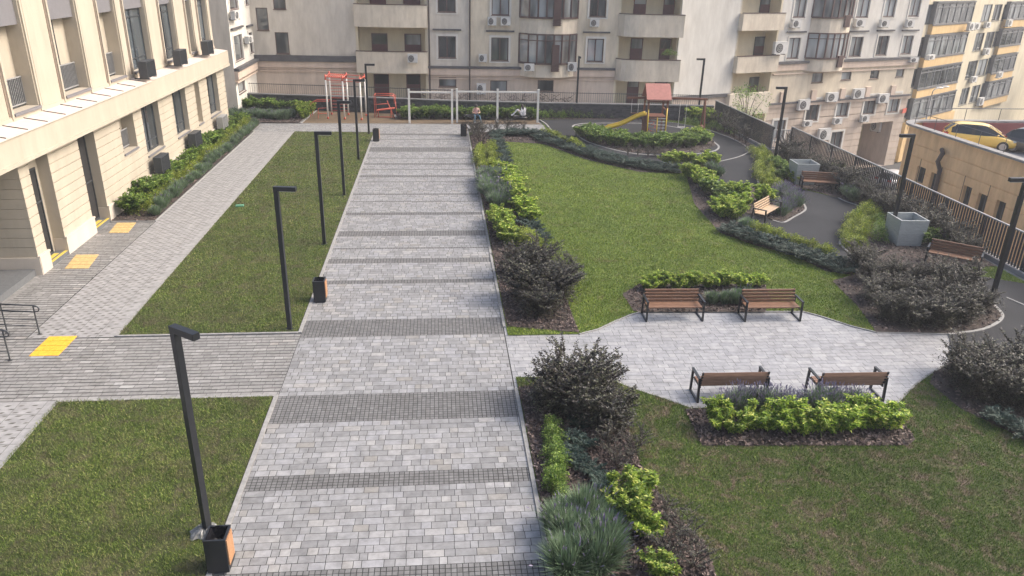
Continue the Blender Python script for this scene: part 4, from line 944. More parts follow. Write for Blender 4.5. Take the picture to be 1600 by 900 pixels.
# ---- litter bins
def make_bin():
    e = empty("litter_bin"); b = MB(); w, d, h = .185, .20, .72
    b.box(-w,w,-d,-d+.02,.03,h); b.box(-w,w,d-.02,d,.03,h); b.box(-w,-w+.02,-d+.02,d-.02,.03,h); b.box(w-.02,w,-d+.02,d-.02,.03,h); b.box(-w+.02,w-.02,-d+.02,d-.02,.03,.06)
    b.box(-w+.03,w-.03,-d+.03,d-.03,0,.028)
    for x0,x1,y0,y1 in ((-w-.006,w+.006,-d-.006,-d+.03),(-w-.006,w+.006,d-.03,d+.006),(-w-.006,-w+.03,-d+.03,d-.03),(w-.03,w+.006,-d+.03,d-.03)): b.box(x0,x1,y0,y1,h+.001,h+.02)
    b.build("body", M['black'], e)
    for s in (1,):
        p = MB()
        for i in range(6): y = -d+.035+i*.056; p.box(w+.002, w+.022, y, y+.048, .16, .69)
        p.build("slat_panel", M['wood_o'], e)
    g = MB(); n = 20; vs = []
    for k in range(n):
        t = 2*PI*k/n; c, s_ = math.cos(t), math.sin(t); q = max(abs(c)/(w-.025), abs(s_)/(d-.025)); vs.append((c/q, s_/q))
    rings = [(.98,.735),(1.0,.70),(.9,.60),(.75,.5),(.3,.46)]; V = []; Fc = []
    for r, z in rings:
        for k,(x,y) in enumerate(vs): V.append((x*r*random.uniform(.94,1.0), y*r*random.uniform(.94,1.0), z+random.uniform(-.02,.03)))
    for i in range(len(rings)-1):
        for k in range(n): Fc.append((i*n+k, i*n+(k+1)%n, (i+1)*n+(k+1)%n, (i+1)*n+k))
    Fc.append(tuple((len(rings)-1)*n+k for k in range(n))); g.add(V, Fc); g.build("bin_liner", M['bag'], e); return e
bin0 = make_bin()
for i, (x, y, lab) in enumerate(((-3.98,11.02,"open black litter bin with wood slat side at the foot of the nearest lamp"),(-3.87,22.85,"black litter bin with wood slat side on the walkway edge, second from the camera"),(-3.86,47.2,"black litter bin at the far end of the left walkway edge"),(1.55,48.85,"black litter bin at the far end of the walkway beside the thin dark shrubs"))):
    o = bin0 if i == 0 else copy_tree(bin0); o.location = (x, y, 0.004 if x > -3.9 else .03); tag(o, lab, "litter bin", "litter bins along the walkway")
pb = MB(); n = 28; V = [(0,0,.10)]; Fc = []
for r, z in ((.10,.13),(.18,.07),(.27,.02)):
    for k in range(n): t = 2*PI*k/n; q = r*random.uniform(.7,1.15); V.append((q*math.cos(t), q*math.sin(t), max(.006, z+random.uniform(-.03,.04))))
for k in range(n): Fc.append((0,1+k,1+(k+1)%n)); [Fc.append((1+i*n+k, 1+(i+1)*n+k, 1+(i+1)*n+(k+1)%n, 1+i*n+(k+1)%n)) for i in range(2)]
pb.add(V, Fc); o = pb.build("plastic_sheet", M['plastic']); o.location = (-4.50,11.93,ZL+.005); tag(o, "crumpled clear plastic wrapped round the foot of the nearest lamp", "plastic sheet")
# ---- benches
def make_bench(wm, wd=1.82):
    e = empty("park_bench"); hx = wd/2
    s = MB()
    for i in range(4): y = -.22+i*.115; s.box(-hx+.06,hx-.06,y,y+.10,.415,.45)
    s.build("seat", M[wm], e)
    b = MB()
    for i in range(4):
        z = .50+i*.098; y = .235+i*.030; b.bar((-hx+.05,y,z),(hx-.05,y,z),.03,.090,up=(0,-.29,.957))
    b.build("backrest", M['wood' if wm != 'wood_l' else wm], e)
    for sx in (-1, 1):
        x = sx*(hx-.025); f = MB(); W = .05
        f.bar((x,-.30,.0),(x,-.27,.63),W,.06,up=(0,1,0)); f.bar((x,.33,0),(x,.28,.63),W,.06,up=(0,1,0)); f.box(x-.0245,x+.0245,-.262,.29,.003,.035)
        fr = f.build("side_frame", M['black'], e)
        a = MB(); a.bar((x,-.31,.645),(x,.30,.645),.065,.035); a.build("armrest", M['black'], e)
        k = MB(); k.bar((x-sx*.045,.22,.40),(x-sx*.045,.355,.86),.04,.03,up=(0,1,0)); k.box(x-sx*.045-.02,x-sx*.045+.02,-.25,.26,.378,.413); k.build("support_bracket", M['black'], e)
    return e
bench0 = make_bench('wood'); bench1 = make_bench('wood_l')
def put(o, loc, rz, lab, cat, grp): o.location = loc; o.rotation_euler = (0,0,rz); tag(o, lab, cat, grp); return o
bz = 0.0
put(bench0, (7.19,21.10,bz), R(-1.2), "brown slatted bench facing the camera, left one at the back of the paved plaza", "bench", "wooden park benches")
put(copy_tree(bench0), (10.29,20.97,bz), R(-1.2), "brown slatted bench facing the camera, right one at the back of the paved plaza", "bench", "wooden park benches")
put(copy_tree(bench0), (7.28,16.38,bz), R(179), "brown slatted bench seen from behind, left one before the lavender and lime plants", "bench", "wooden park benches")
put(copy_tree(bench0), (10.32,16.22,bz), R(179), "brown slatted bench seen from behind, right one at the front corner of the plaza", "bench", "wooden park benches")
c = [(a+b)/2 for a, b in zip(G(1254,296), G(1311,304))]
put(copy_tree(bench0), (c[0],c[1]+.28,.035), R(-14), "brown slatted bench on the asphalt path in front of the far wrapped tub", "bench", "wooden park benches")
c = [(a+b)/2 for a, b in zip(G(1437,404), G(1515,426))]
put(copy_tree(bench0), (c[0]+.15,c[1]-.2,.04), R(-40), "brown slatted bench half hidden behind dark purple shrubs near the slatted fence", "bench", "wooden park benches")
c = [(a+b)/2 for a, b in zip(G(1184,352), G(1216,337))]
put(bench1, (c[0]-.1,c[1]+.05,.035), R(46), "pale wooden bench turned sideways among lime shrubs by the middle lawn", "bench", "wooden park benches")
# ---- wrapped square tubs
def make_tub():
    e = empty("square_tub"); b = MB(); a, t = .58, .06
    def ring(z, w): return [(-w,-w,z),(w,-w,z),(w,w,z),(-w,w,z)]
    V = ring(0,a-.10)+ring(.55,a-.03)+ring(1.10,a)+ring(1.10,a-t)+ring(.72,a-t-.03)
    Fc = [(3,2,1,0)]+[(i*4+k, i*4+(k+1)%4, (i+1)*4+(k+1)%4, (i+1)*4+k) for i in range(4) for k in range(4)]
    b.add(V, Fc); b.build("tub_wall", M['film'], e)
    MB().box(-a+t+.04,a-t-.04,-a+t+.04,a-t-.04,.70,.735).build("inner_floor", M['slot'], e); return e
tub0 = make_tub()
put(tub0, (18.78,27.80,.03), R(-3), "square grey tub wrapped in clear film, beside the lamp nearest the bottom", "planter", "film wrapped square tubs")
put(copy_tree(tub0), (18.75,37.15,.03), R(-3), "square grey tub wrapped in clear film, behind the bench on the asphalt path", "planter", "film wrapped square tubs")
for px, py, lab in ((375,323.5,"small green valve box lid in the long left lawn near the shrub bed path"),(790,240.5,"small green valve box lid at the left edge of the middle lawn")):
    mb = MB(); mb.prism([(-.17,-.12),(.17,-.12),(.17,.12),(-.17,.12)],0,.05); mb.prism([(-.14,-.09),(.14,-.09),(.14,.09),(-.14,.09)],.0501,.062)
    o = mb.build("valve_box", M['green_lid']); x, y = G(px, py); put(o, (x,y,ZL+.02), R(8), lab, "valve box", None)
# ---- fences
def slat_fence(name, p, q, lab, h=1.5, wm='fence', step=.16, wd=.08, z=0.0, plinth=.12, both=False):
    p, q = Vector((*p, z)), Vector((*q, z)); L = (q-p).length; u = (q-p)/L; e = empty(name, p, math.atan2(u.y, u.x), lab, "fence")
    s = MB(); n = int(L/step)
    for i in range(n+1): x = i*step; s.box(x-wd/2, x+wd/2, -.012, .012, plinth, h-.05)
    s.build("slats", M[wm], e); r = MB(); r.box(-.03, L+.03, -.035, .035, h-.05, h); r.box(0, L, .0125, .035, plinth+.05, plinth+.1); r.build("rail", M['railtop' if wm == 'fence' else wm], e)
    k = max(1, int(L/2.5))
    for i in range(k+1): x = i*L/k; b = MB(); b.box(x-.04, x+.04, .013, .09, 0, h-.051); b.build("post", M[wm], e)
    MB().box(-.05, L+.05, -.12, .10, -.1, plinth-.002).build("base_kerb", M['concrete'], e); return e
slat_fence("slatted_fence", (21.38,44.7), (21.30,9.0), "long dark slatted steel fence running down the right side above the street", 1.5)
slat_fence("slatted_fence", (20.0,54.5), (20.25,44.8), "short far length of dark slatted steel fence beyond the white railing corner", 1.5, step=.14)
slat_fence("white_railing", (20.3,44.75), (21.38,44.72), "short white upright railing at the jog of the slatted fence", 1.3, 'whitefence', .13, .045)
# ---- low dark stone wall with iron railing at the back
BWL = [(-14.5,58.75),(-13.35,58.55),(-5.84,57.45),(0.66,56.2),(7.54,55.55),(19.95,54.75)]
bwe = empty("stone_wall", (0,56.4,0), 0, "low dark rough stone wall closing the back of the courtyard", "wall"); bo_ = (0,56.4,0)
cw = MB(); strip(cw, BWL, .35, -.2, 1.02); cw.build("wall_core", M['gabionwall'], bwe, off=bo_)
st_ = MB(); prevL = 0
for (a, b) in zip(BWL, BWL[1:]):
    A, B = Vector(a), Vector(b); L = (B-A).length; u = (B-A)/L; nn_ = Vector((u.y, -u.x)); x = 0
    for r in range(7):
        x = 0
        while x < L:
            l = random.uniform(.15,.38); x1 = min(L, x+l-.015); d = .176+random.uniform(0,.05); z0, z1 = .02+r*.14, .02+(r+1)*.14-.015
            p0, p1 = A+u*x+nn_*d, A+u*x1+nn_*d; i0, i1 = A+u*x+nn_*.17, A+u*x1+nn_*.17
            st_.add([(p0.x,p0.y,z0),(p1.x,p1.y,z0),(p1.x,p1.y,z1),(p0.x,p0.y,z1),(i0.x,i0.y,z0),(i1.x,i1.y,z0),(i1.x,i1.y,z1),(i0.x,i0.y,z1)], [(0,1,2,3),(0,4,5,1),(1,5,6,2),(2,6,7,3),(3,7,4,0)]); x += l
st_.build("facing_stones", M['gabion'], bwe, off=bo_)
cp = MB(); strip(cp, BWL, .5, 1.021, 1.09); cp.build("coping", M['coping'], bwe, off=bo_)
bre = empty("iron_railing", (0,57.4,0), 0, "thin dark iron railing running along behind the low stone wall", "railing"); bo2 = (0,57.4,0)
rb = MB(); br = MB(); BR = [(a, b+.45) for a, b in BWL]
for (a, b) in zip(BR, BR[1:]):
    A, B = Vector(a), Vector(b); L = (B-A).length; u = (B-A)/L
    for z in (.95, 1.72): rb.bar((A.x,A.y,z),(B.x,B.y,z),.03,.04)
    for i in range(int(L/.16)): p = A+u*(i*.16); br.bar((p.x,p.y,.0),(p.x,p.y,1.78),.016,.016)
rb.build("rail", M['rail'], bre, off=bo2); br.build("bars", M['rail'], bre, off=bo2)
vv = empty("bare_vine", (6,57.6,0), 0, "tangle of dark leafless vine stems on the iron railing behind the white swing frame", "vine"); v2 = MB()
r_ = random.Random(4)
for i in range(70):
    x = r_.uniform(-1.5, 9.5); y = 57.0-.12*x+.05+r_.uniform(-.05,.1); p = Vector((x, y, r_.uniform(.9,1.2))); pts = [p]
    for k in range(5): p = p+Vector((r_.uniform(-.3,.3), r_.uniform(-.05,.05), r_.uniform(-.03,.2))); pts.append(p)
    v2.tube(pts, .014, 4)
v2.build("stems", M['twig'], vv, off=(6,57.6,0))

# ---- wooden play tower: slide, ladders, swing beams
PT = empty("play_tower", (14.1, 49.3, .03), R(-3), "reddish wooden play tower with faded red roof, yellow slide, yellow ladder bars and swing beams", "play tower")
def P(name, mb, m, smooth=False): return mb.build(name, M[m], PT, smooth)
hw, hd, hz = .62, .6, 1.25
for x in (-hw, hw):
    for y in (-hd, hd): P("post", MB().box(x-.055,x+.055,y-.055,y+.055,0,2.42), 'playwood')
P("deck", MB().box(-hw,hw,-hd,hd,hz,hz+.06), 'playwood')
rf = MB(); rf.add([(-.8,-.85,2.42),(.8,-.85,2.42),(.8,0,3.32),(-.8,0,3.32),(.8,.85,2.42),(-.8,.85,2.42),(-.8,-.85,2.37),(.8,-.85,2.37),(.8,0,3.27),(-.8,0,3.27),(.8,.85,2.37),(-.8,.85,2.37)],
    [(0,1,2,3),(3,2,4,5),(7,6,9,8),(8,9,11,10),(0,6,7,1),(5,4,10,11),(1,7,8,2),(2,8,10,4),(0,3,9,6),(3,5,11,9)]); P("roof", rf, 'playroof')
rd = MB()
for y in (-hd, hd): rd.box(-hw+.056,hw-.056,y-.03,y+.03,2.2,2.3); rd.box(-hw+.056,hw-.056,y-.03,y+.03,2.33,2.40)
rd.box(-hw-.03,-hw+.03,-hd+.056,hd-.056,2.25,2.38); rd.box(hw-.03,hw+.03,-hd+.056,hd-.056,1.65,1.73); P("roof_frame", rd, 'playwood')
wp = MB()
for i in range(6): y = -hd+.07+i*.2; wp.box(-hw-.02,-hw+.01,y,y+.15,.03,hz)
P("side_boards", wp, 'playwood')
for x0, top in ((-hw+.02,1.75),(.02,1.25),(hw-.02,1.85)):
    yl = MB(); yl.tube([(x0,-hd-.25,.0),(x0,-hd-.10,top)], .035, 8); P("ladder_rail", yl, 'yellowpaint', True)
for x0, x1 in ((-hw+.05,-.01),(.05,hw-.05)):
    g = MB()
    for i in range(6): z = .2+i*.2; y = -hd-.25+.15*z/1.5; g.tube([(x0,y,z),(x1,y,z)], .02, 6)
    P("rungs", g, 'playwood' if x0 < 0 else 'whitepaint', True)
cw = MB()
for i in range(9): cw.sphere((random.uniform(-.5,-.1), -hd-.2+.1, .2+i*.1), .05, .03, .05, 6, 5)
P("climbing_grips", cw, 'redpaint')
n = 16; V = []; Fc = []
prof = [(-.20,.20),(-.21,.10),(-.17,.02),(0,0),(.17,.02),(.21,.10),(.20,.20)]
for i in range(n+1):
    t = i/n; x = -hw-.02-2.75*t; z = 1.33-1.1*t+.055*math.sin(t*PI*2.6)-(.06 if t > .9 else 0); 
    for (w_, h_) in prof: V.append((x, -.15+w_*1.15, z+h_))
m_ = len(prof)
for i in range(n):
    for k in range(m_-1): Fc.append((i*m_+k, i*m_+k+1, (i+1)*m_+k+1, (i+1)*m_+k))
sld = MB(); sld.add(V, Fc); so_ = P("slide", sld, 'yellowpaint', True); md = so_.modifiers.new("thick", 'SOLIDIFY'); md.thickness = .03
for sx, L in ((-1, 1.3), (1, 2.75)):
    P("swing_beam", MB().bar((sx*hw,.0,2.40),(sx*(hw+L),.0,2.36),.11,.13), 'playwood')
    sb = MB(); cx_ = sx*(hw+(.75 if sx < 0 else 1.2))
    ropes = MB()
    for dx in (-.22,.22): ropes.tube([(cx_+dx,0,2.33),(cx_+dx,0,1.42 if sx < 0 else .55)], .012, 5)
    ro = P("swing_ropes", ropes, 'whitepaint'); sb.box(cx_-.24,cx_+.24,-.08,.08,(1.39 if sx < 0 else .52),(1.42 if sx < 0 else .55)); P("swing_seat", sb, 'whitepaint' if sx > 0 else 'playwood')
for y in (-.55,.55): P("beam_leg", MB().bar((hw+2.6,0,2.38),(hw+2.62,y,0),.09,.09), 'playwood')
MB().box(hw+2.52,hw+2.68,-.42,.42,.55,.64).build("leg_brace", M['playwood'], PT)
# ---- red and white pull up frame and red bench press
EX = empty("pull_up_station", (-6.3, 55.3, .01), R(-3), "red and white pull up frame with ladder bars on the brown exercise ground", "exercise equipment")
ex = [(-1.35,-.95),(-1.4,.75),(-.2,-1.0),(-.2,.7),(1.0,-1.15),(1.1,.45)]
hts = [3.0,3.0,2.95,2.95,2.9,2.9]
for (x, y), h in zip(ex, hts):
    MB().tube([(x,y,0),(x,y,h-.35)], .055, 10).build("post", M['whitepaint'], EX, True); [MB().tube(q_, r_2, 10).build("post_collar", M['redpaint'], EX, True) for q_, r_2 in (([(x,y,h-.35),(x,y,h)], .058), ([(x,y,0),(x,y,.14)], .066))]; pass
bars = MB()
def bb(p, q, r=.03): bars.tube([p, q], r, 6)
for (a, b) in ((0,1),(2,3),(4,5),(0,2),(1,3),(2,4),(3,5)):
    (x0,y0),(x1,y1) = ex[a], ex[b]; bb((x0,y0,hts[a]-.15),(x1,y1,hts[b]-.15)); 
    if (a, b) in ((0,2),(1,3),(2,4)): bb((x0,y0,hts[a]-.35),(x1,y1,hts[b]-.35))
for i in range(7): t = (i+1)/8; bb((-1.35+1.15*t,-.95-.05*t,2.83),(-1.4+1.2*t,.75-.05*t,2.83),.02)
bars.build("overhead_bars", M['redpaint'], EX)
lb_ = MB()
for i in range(11): lb_.tube([(-1.4,.75,.3+i*.22),(-.2,.7,.3+i*.22)], .02, 6)
lb_.build("wall_bars", M['redpaint'], EX)
pbm = MB()
for y in (-.3,.35): pbm.tube([(-1.35,y,1.1),(-2.3,y,1.1),(-2.6,y,.95),(-2.7,y,.0)], .025, 6)
pbm.tube([(-1.35,-.9,.75),(-2.0,-.9,.70),(-2.05,-.9,0)], .025, 6); pbm.tube([(-2.0,-.9,.35),(-1.4,-.8,.35)], .025, 6); pbm.build("parallel_bars", M['redpaint'], EX)
BP = empty("exercise_bench", (-3.9, 55.4, .01), R(-3), "red tubular sit up bench with a bent red frame beside the pull up frame", "exercise bench")
b1 = MB()
for y in (-.4,.4): b1.tube([(-.6,y,0),(-.6,y,1.55),(.6,y,1.55),(.8,y,1.45),(.8,y,1.0)], .03, 8)
b1.tube([(-.6,-.4,1.55),(-.6,.4,1.55)],.03,8); b1.tube([(.7,-.4,1.5),(.7,.4,1.5)],.03,8); b1.tube([(.3,-.45,1.2),(.8,-.5,0)],.03,8); b1.tube([(-.6,-.45,.9),(.35,-.45,1.0)],.03,8); b1.tube([(.8,.4,1.0),(.85,.45,0)],.03,8); b1.build("frame", M['redpaint'], BP, True)
MB().bar((-.5,0,.45),(.75,0,.62),.45,.06).build("bench_board", M['redpaint'], BP); b2 = MB(); b2.tube([(-.4,0,.45),(-.4,0,0)],.035,8); b2.tube([(.5,0,.55),(.5,0,0)],.035,8); b2.tube([(-.5,-.3,.03),(.7,-.3,.03)],.03,6); b2.build("legs", M['redpaint'], BP, True)
# ---- white swing frames and their hanging net seats
def swing_frame(xs, y, lab):
    e = empty("swing_frame", (xs[0], y, .01), 0, lab, "swing frame", "white swing frames")
    for x in xs: MB().box(x-xs[0]-.07,x-xs[0]+.07,-.07,.07,0,2.3).build("post", M['whitepaint'], e)
    for a, b in zip(xs, xs[1:]): MB().box(a-xs[0]+.07,b-xs[0]-.07,-.05,.05,2.04,2.15).build("beam", M['whitepaint'], e)
    return e
swing_frame((-2.02,.90), 53.0, "single bay white steel swing frame, left of the double one")
swing_frame((1.25,4.05,6.88), 53.4, "double bay white steel swing frame where the two people sit")
def net_swing(x, y, z, beam, lab):
    e = empty("hanging_swing", (x, y, z), 0, lab, "swing", "round hanging swings")
    s = MB(); V = []; Fc = []; n = 24; m_ = 8
    for i in range(n):
        a = 2*PI*i/n
        for k in range(m_): b = 2*PI*k/m_; r = .52+.05*math.cos(b); V.append((r*math.cos(a), r*math.sin(a)*.75, .05*math.sin(b)))
    for i in range(n):
        for k in range(m_): Fc.append((i*m_+k, ((i+1)%n)*m_+k, ((i+1)%n)*m_+(k+1)%m_, i*m_+(k+1)%m_))
    s.add(V, Fc); s.build("ring", M['bag'], e, True)
    MB().prism([(.5*math.cos(2*PI*k/20), .37*math.sin(2*PI*k/20)) for k in range(20)], -.05, -.02).build("net_seat", M['bag'], e)
    r = MB()
    for sx in (-1,1):
        for sy in (-1,1): r.tube([(sx*.42,sy*.25,.03),(sx*.25,0,beam-z)], .008, 5)
    r.build("ropes", M['darkframe'], e); return e
net_swing(2.25, 53.4, .47, 2.05, "round black hanging swing under the person in blue jeans"); net_swing(5.65, 53.4, .42, 2.05, "round black hanging swing under the person in white")

# ---- people: one continuous skinned body each
def person(name, joints, edges, radii, loc, rz, label, paint, hair, extra=()):
    me = bpy.data.meshes.new(name); me.from_pydata(joints, edges, []); o = bpy.data.objects.new(name, me); COL.objects.link(o)
    sk = o.modifiers.new("skin", 'SKIN'); sk.use_smooth_shade = True
    for v, r in zip(me.skin_vertices[0].data if me.skin_vertices else [], radii): pass
    if not me.skin_vertices:
        bpy.context.view_layer.objects.active = o; o.select_set(True)
    if me.skin_vertices:
        for i, r in enumerate(radii): me.skin_vertices[0].data[i].radius = (r, r); me.skin_vertices[0].data[i].use_root = (i == 0)
    ss = o.modifiers.new("sub", 'SUBSURF'); ss.levels = 1; ss.render_levels = 1
    dg = bpy.context.evaluated_depsgraph_get(); m2 = bpy.data.meshes.new_from_object(o.evaluated_get(dg)); bpy.data.objects.remove(o)
    m2.name = name; mats = ['skin', 'jeans', 'pinktop', 'whitecloth', 'shoe']
    m2.materials.clear()
    for k in mats: m2.materials.append(M[k])
    for p in m2.polygons: p.material_index = mats.index(paint(p.center)); p.use_smooth = True
    ob = link("person", m2); ob.location = loc; ob.rotation_euler = (0, 0, rz); tag(ob, label, "person")
    hair.build("hair", M['hair'], ob, True); return ob
def body(hip, knee, ank, toe, chest, neck, head, el, wr, hand):
    """symmetric-ish sitting figure; each of knee.. is (left, right)"""
    J = [hip, tuple((a+b)/2 for a, b in zip(hip, chest)), chest, neck, head, (head[0]+.0, head[1], head[2]+.10)]; E = [(0,1),(1,2),(2,3),(3,4),(4,5)]; Rr = [.13,.12,.13,.05,.085,.07]
    for s in (0, 1):
        sx = -1 if s == 0 else 1; b = len(J)
        J += [(hip[0]+sx*.09, hip[1], hip[2]-.02), knee[s], ank[s], toe[s]]; E += [(0,b),(b,b+1),(b+1,b+2),(b+2,b+3)]; Rr += [.085,.06,.042,.035]
        b = len(J); J += [(chest[0]+sx*.15, chest[1], chest[2]+.05), el[s], wr[s], hand[s]]; E += [(2,b),(b,b+1),(b+1,b+2),(b+2,b+3)]; Rr += [.055,.042,.03,.028]
    return J, E, Rr
def face(mb, head, fw):
    return mb
def hair_mesh(head, back, long=.0):
    h = MB(); h.sphere((head[0]+back[0]*.025, head[1]+back[1]*.025, head[2]+.055), .105, .11, .115, 12, 8)
    if long: h.tube([(head[0]+back[0]*.07, head[1]+back[1]*.07, head[2]+.02),(head[0]+back[0]*.11, head[1]+back[1]*.11, head[2]-.16),(head[0]+back[0]*.10, head[1]+back[1]*.10, head[2]-long)], [.085,.08,.03], 8)
    return h
J, E_, Rr = body((0,.05,.08), ((-.12,-.38,.10),(.20,-.36,.10)), ((-.13,-.50,-.34),(.30,-.55,-.33)), ((-.13,-.62,-.40),(.32,-.67,-.39)), (0,-.04,.46), (0,-.12,.60), (0,-.19,.68), ((-.26,-.14,.28),(.27,-.16,.28)), ((-.10,-.32,.26),(.12,-.33,.26)), ((-.03,-.37,.29),(.05,-.38,.30)))
def pj(c): 
    if c.z < -.33: return 'shoe'
    if c.z < .19 and (c.z < .17 or abs(c.x) < .2) and c.z < .2 and not (abs(c.x) < .16 and c.y < -.26 and c.z > .2): return 'jeans'
    if c.z > .56 or c.y < -.22 and c.z > .2 : return 'skin'
    return 'pinktop' if abs(c.x) < .2 else 'skin'
person("person", J, E_, Rr, (2.55,53.25,.47), R(4), "person in pink top and blue jeans sitting bent forward on the left hanging swing", pj, hair_mesh((0,-.19,.68),(0,1),.22))
J, E_, Rr = body((.25,0,.10), ((-.22,-.10,.52),(-.18,.10,.50)), ((-.52,-.12,.14),(-.50,.10,.14)), ((-.66,-.12,.10),(-.64,.10,.10)), (.22,-.02,.52), (.14,-.03,.66), (.08,-.04,.73), ((.10,-.24,.34),(.08,.20,.34)), ((-.06,-.12,.38),(-.06,.06,.38)), ((-.12,-.06,.42),(-.12,.0,.42)))
def pw(c):
    if c.x < -.50 and c.z < .2: return 'shoe'
    if c.z > .66 and c.x < .22: return 'skin'
    if c.x < -.03 and c.x > -.17 and .34 < c.z < .46 and abs(c.y) < .13: return 'skin'
    return 'whitecloth'
person("person", J, E_, Rr, (5.65,53.4,.42), R(0), "person with long dark hair in white clothes sitting knees up on the right hanging swing", pw, hair_mesh((.08,-.04,.73),(1,0),.34))

# ---- cars
def make_car(paint, L=4.05, W=1.72, H_=1.48, hatch=True):
    e = empty("parked_car"); hw = W/2
    # side profile sections along x: (x, z_bottom, z_belt, z_roof or None, half width at belt, half width roof)
    S = [(-L/2,.35,.72,None,.70*hw),(-L/2+.06,.25,.88,None,.86*hw),(-L/2+.35,.22,.92,None,.97*hw),(-L/2+.9,.2,.90,None,hw),(0,.2,.88,None,hw),(.75,.2,.88,None,hw),(1.15,.2,.84,None,.99*hw),(1.6,.22,.74,None,.93*hw),(L/2-.12,.26,.62,None,.80*hw),(L/2,.36,.52,None,.62*hw)]
    b = MB(); V = []; Fc = []
    for (x, zb, zt, _, w_) in S:
        for (y, z) in ((-w_*.9,zb),(-w_,zb+.14),(-w_*1.0,(zb+zt)/2+.05),(-w_*.95,zt-.03),(-w_*.84,zt),(0,zt+.025),(w_*.84,zt),(w_*.95,zt-.03),(w_*1.0,(zb+zt)/2+.05),(w_,zb+.14),(w_*.9,zb)): V.append((x,y,z))
    m_ = 11
    for i in range(len(S)-1):
        for k in range(m_): Fc.append((i*m_+k, (i+1)*m_+k, (i+1)*m_+(k+1)%m_, i*m_+(k+1)%m_))
    Fc.append(tuple(range(m_))); Fc.append(tuple((len(S)-1)*m_+k for k in range(m_-1, -1, -1)))
    b.add(V, Fc); bd_ = b.build("body", paint, e, True)
    # cabin: a smooth glazed shell, painted roof and pillars
    zb = .88; PF = [(-L/2+.08,.90),(-L/2+.22,1.06),(-L/2+.45,1.30),(-L/2+.85,H_-.03),(-.35,H_),(.10,H_-.02),(.45,H_-.12),(.85,1.13),(1.22,.89)]
    xs = smooth_line(PF, n=4); NS = len(xs)
    def sec(i, g=0.0):
        x, zr = xs[i]; t = i/(NS-1); wb = hw*(.80+.13*math.sin(PI*min(1, max(0, t*.9+.08)))); k = max(0.02, (zr-zb)/(H_-zb)); wt = wb-(.23*hw)*k
        return [(x,-wb-g,zb-.02),(x,-(wb*.35+wt*.65)-g,zb+.62*(zr-zb)),(x,-wt*.93-g*.7,zb+.93*(zr-zb)+g*.5),(x,-wt*.6,zr-.005*k+g),(x,0,zr+.01*k+g),(x,wt*.6,zr-.005*k+g),(x,wt*.93+g*.7,zb+.93*(zr-zb)+g*.5),(x,(wb*.35+wt*.65)+g,zb+.62*(zr-zb)),(x,wb+g,zb-.02)]
    def shell(i0, i1, k0, k1, g):
        mb = MB(); V = []; 
        for i in range(i0, i1+1): V += sec(i, g)[k0:k1+1]
        m2 = k1-k0+1; return mb.add(V, [((i)*m2+k, (i+1)*m2+k, (i+1)*m2+k+1, i*m2+k+1) for i in range(i1-i0) for k in range(m2-1)])
    shell(0, NS-1, 0, 8, 0).build("window_glass", M['carglass'], e, True)
    shell(9, 23, 2, 6, .014).build("roof", paint, e, True)
    for k0, k1 in ((0,2),(6,8)):
        shell(3, 7, k0, k1, .012).build("rear_pillar", paint, e, True); shell(15, 16, k0, k1, .010).build("door_pillar", M['tyre'], e, True)
    for k in (2,6):
        mb = MB(); mb.tube([sec(i, .005)[k] for i in range(22, NS)], .035, 6); mb.build("front_pillar", paint, e, True); mb = MB(); mb.tube([sec(i, .0)[k] for i in range(1, 10)], .04, 6); mb.build("rear_edge", paint, e, True)
    for x in (-L/2+.72, L/2-.78):
        for sy in (-1,1):
            y = sy*(hw-.10); w_ = MB(); w_.cyl((x,y-.1,.31), .31, .2, 22, 'y'); wo = w_.build("wheel", M['tyre'], e); r = MB()
            r.cyl((x,y+sy*.098-.006,.31), .20, .012, 18, 'y'); r.build("rim", M['rim'], wo)
    for sy in (-1,1):
        t = MB(); t.box(-L/2-.004,-L/2+.25,sy*.74*hw-.13,sy*.74*hw+.13,.74,.90); t.build("tail_light", M['redlens'], e)
        h = MB(); h.sphere((L/2-.24,sy*.66*hw,.62),.17,.15,.075); h.build("headlight", M['acwhite'], e, True)
        m = MB(); m.sphere((.86,sy*(hw+.07),.95),.07,.10,.07); m.build("mirror", paint, e, True)
    pl_ = MB(); pl_.box(-L/2-.012,-L/2+.1,-.26,.26,.48,.60); pl_.build("number_plate", M['acwhite'], e)
    return e
cy = make_car(M['car_y']); cy.name = "parked_car"
def on_roof(px, py, z): return G(px, py, z)
put(cy, (33.35, 44.3, ZR), R(-30), "yellow hatchback parked on the garage roof behind its capped wall", "car", "parked cars")
ck = make_car(M['car_r']); put(ck, (38.6, 43.4, ZR), R(-150), "red car at the right edge of the picture parked on the garage roof", "car", "parked cars")
cr_ = make_car(M['car_k']); put(cr_, (36.0, 42.2, ZR), R(-62), "black car between the yellow and the red car on the garage roof", "car", "parked cars")
cw_ = make_car(M['car_w']); put(cw_, (41.2, 64.0, -7.5), R(25), "silver white car on the street below, seen just above the slatted fence", "car", "parked cars")
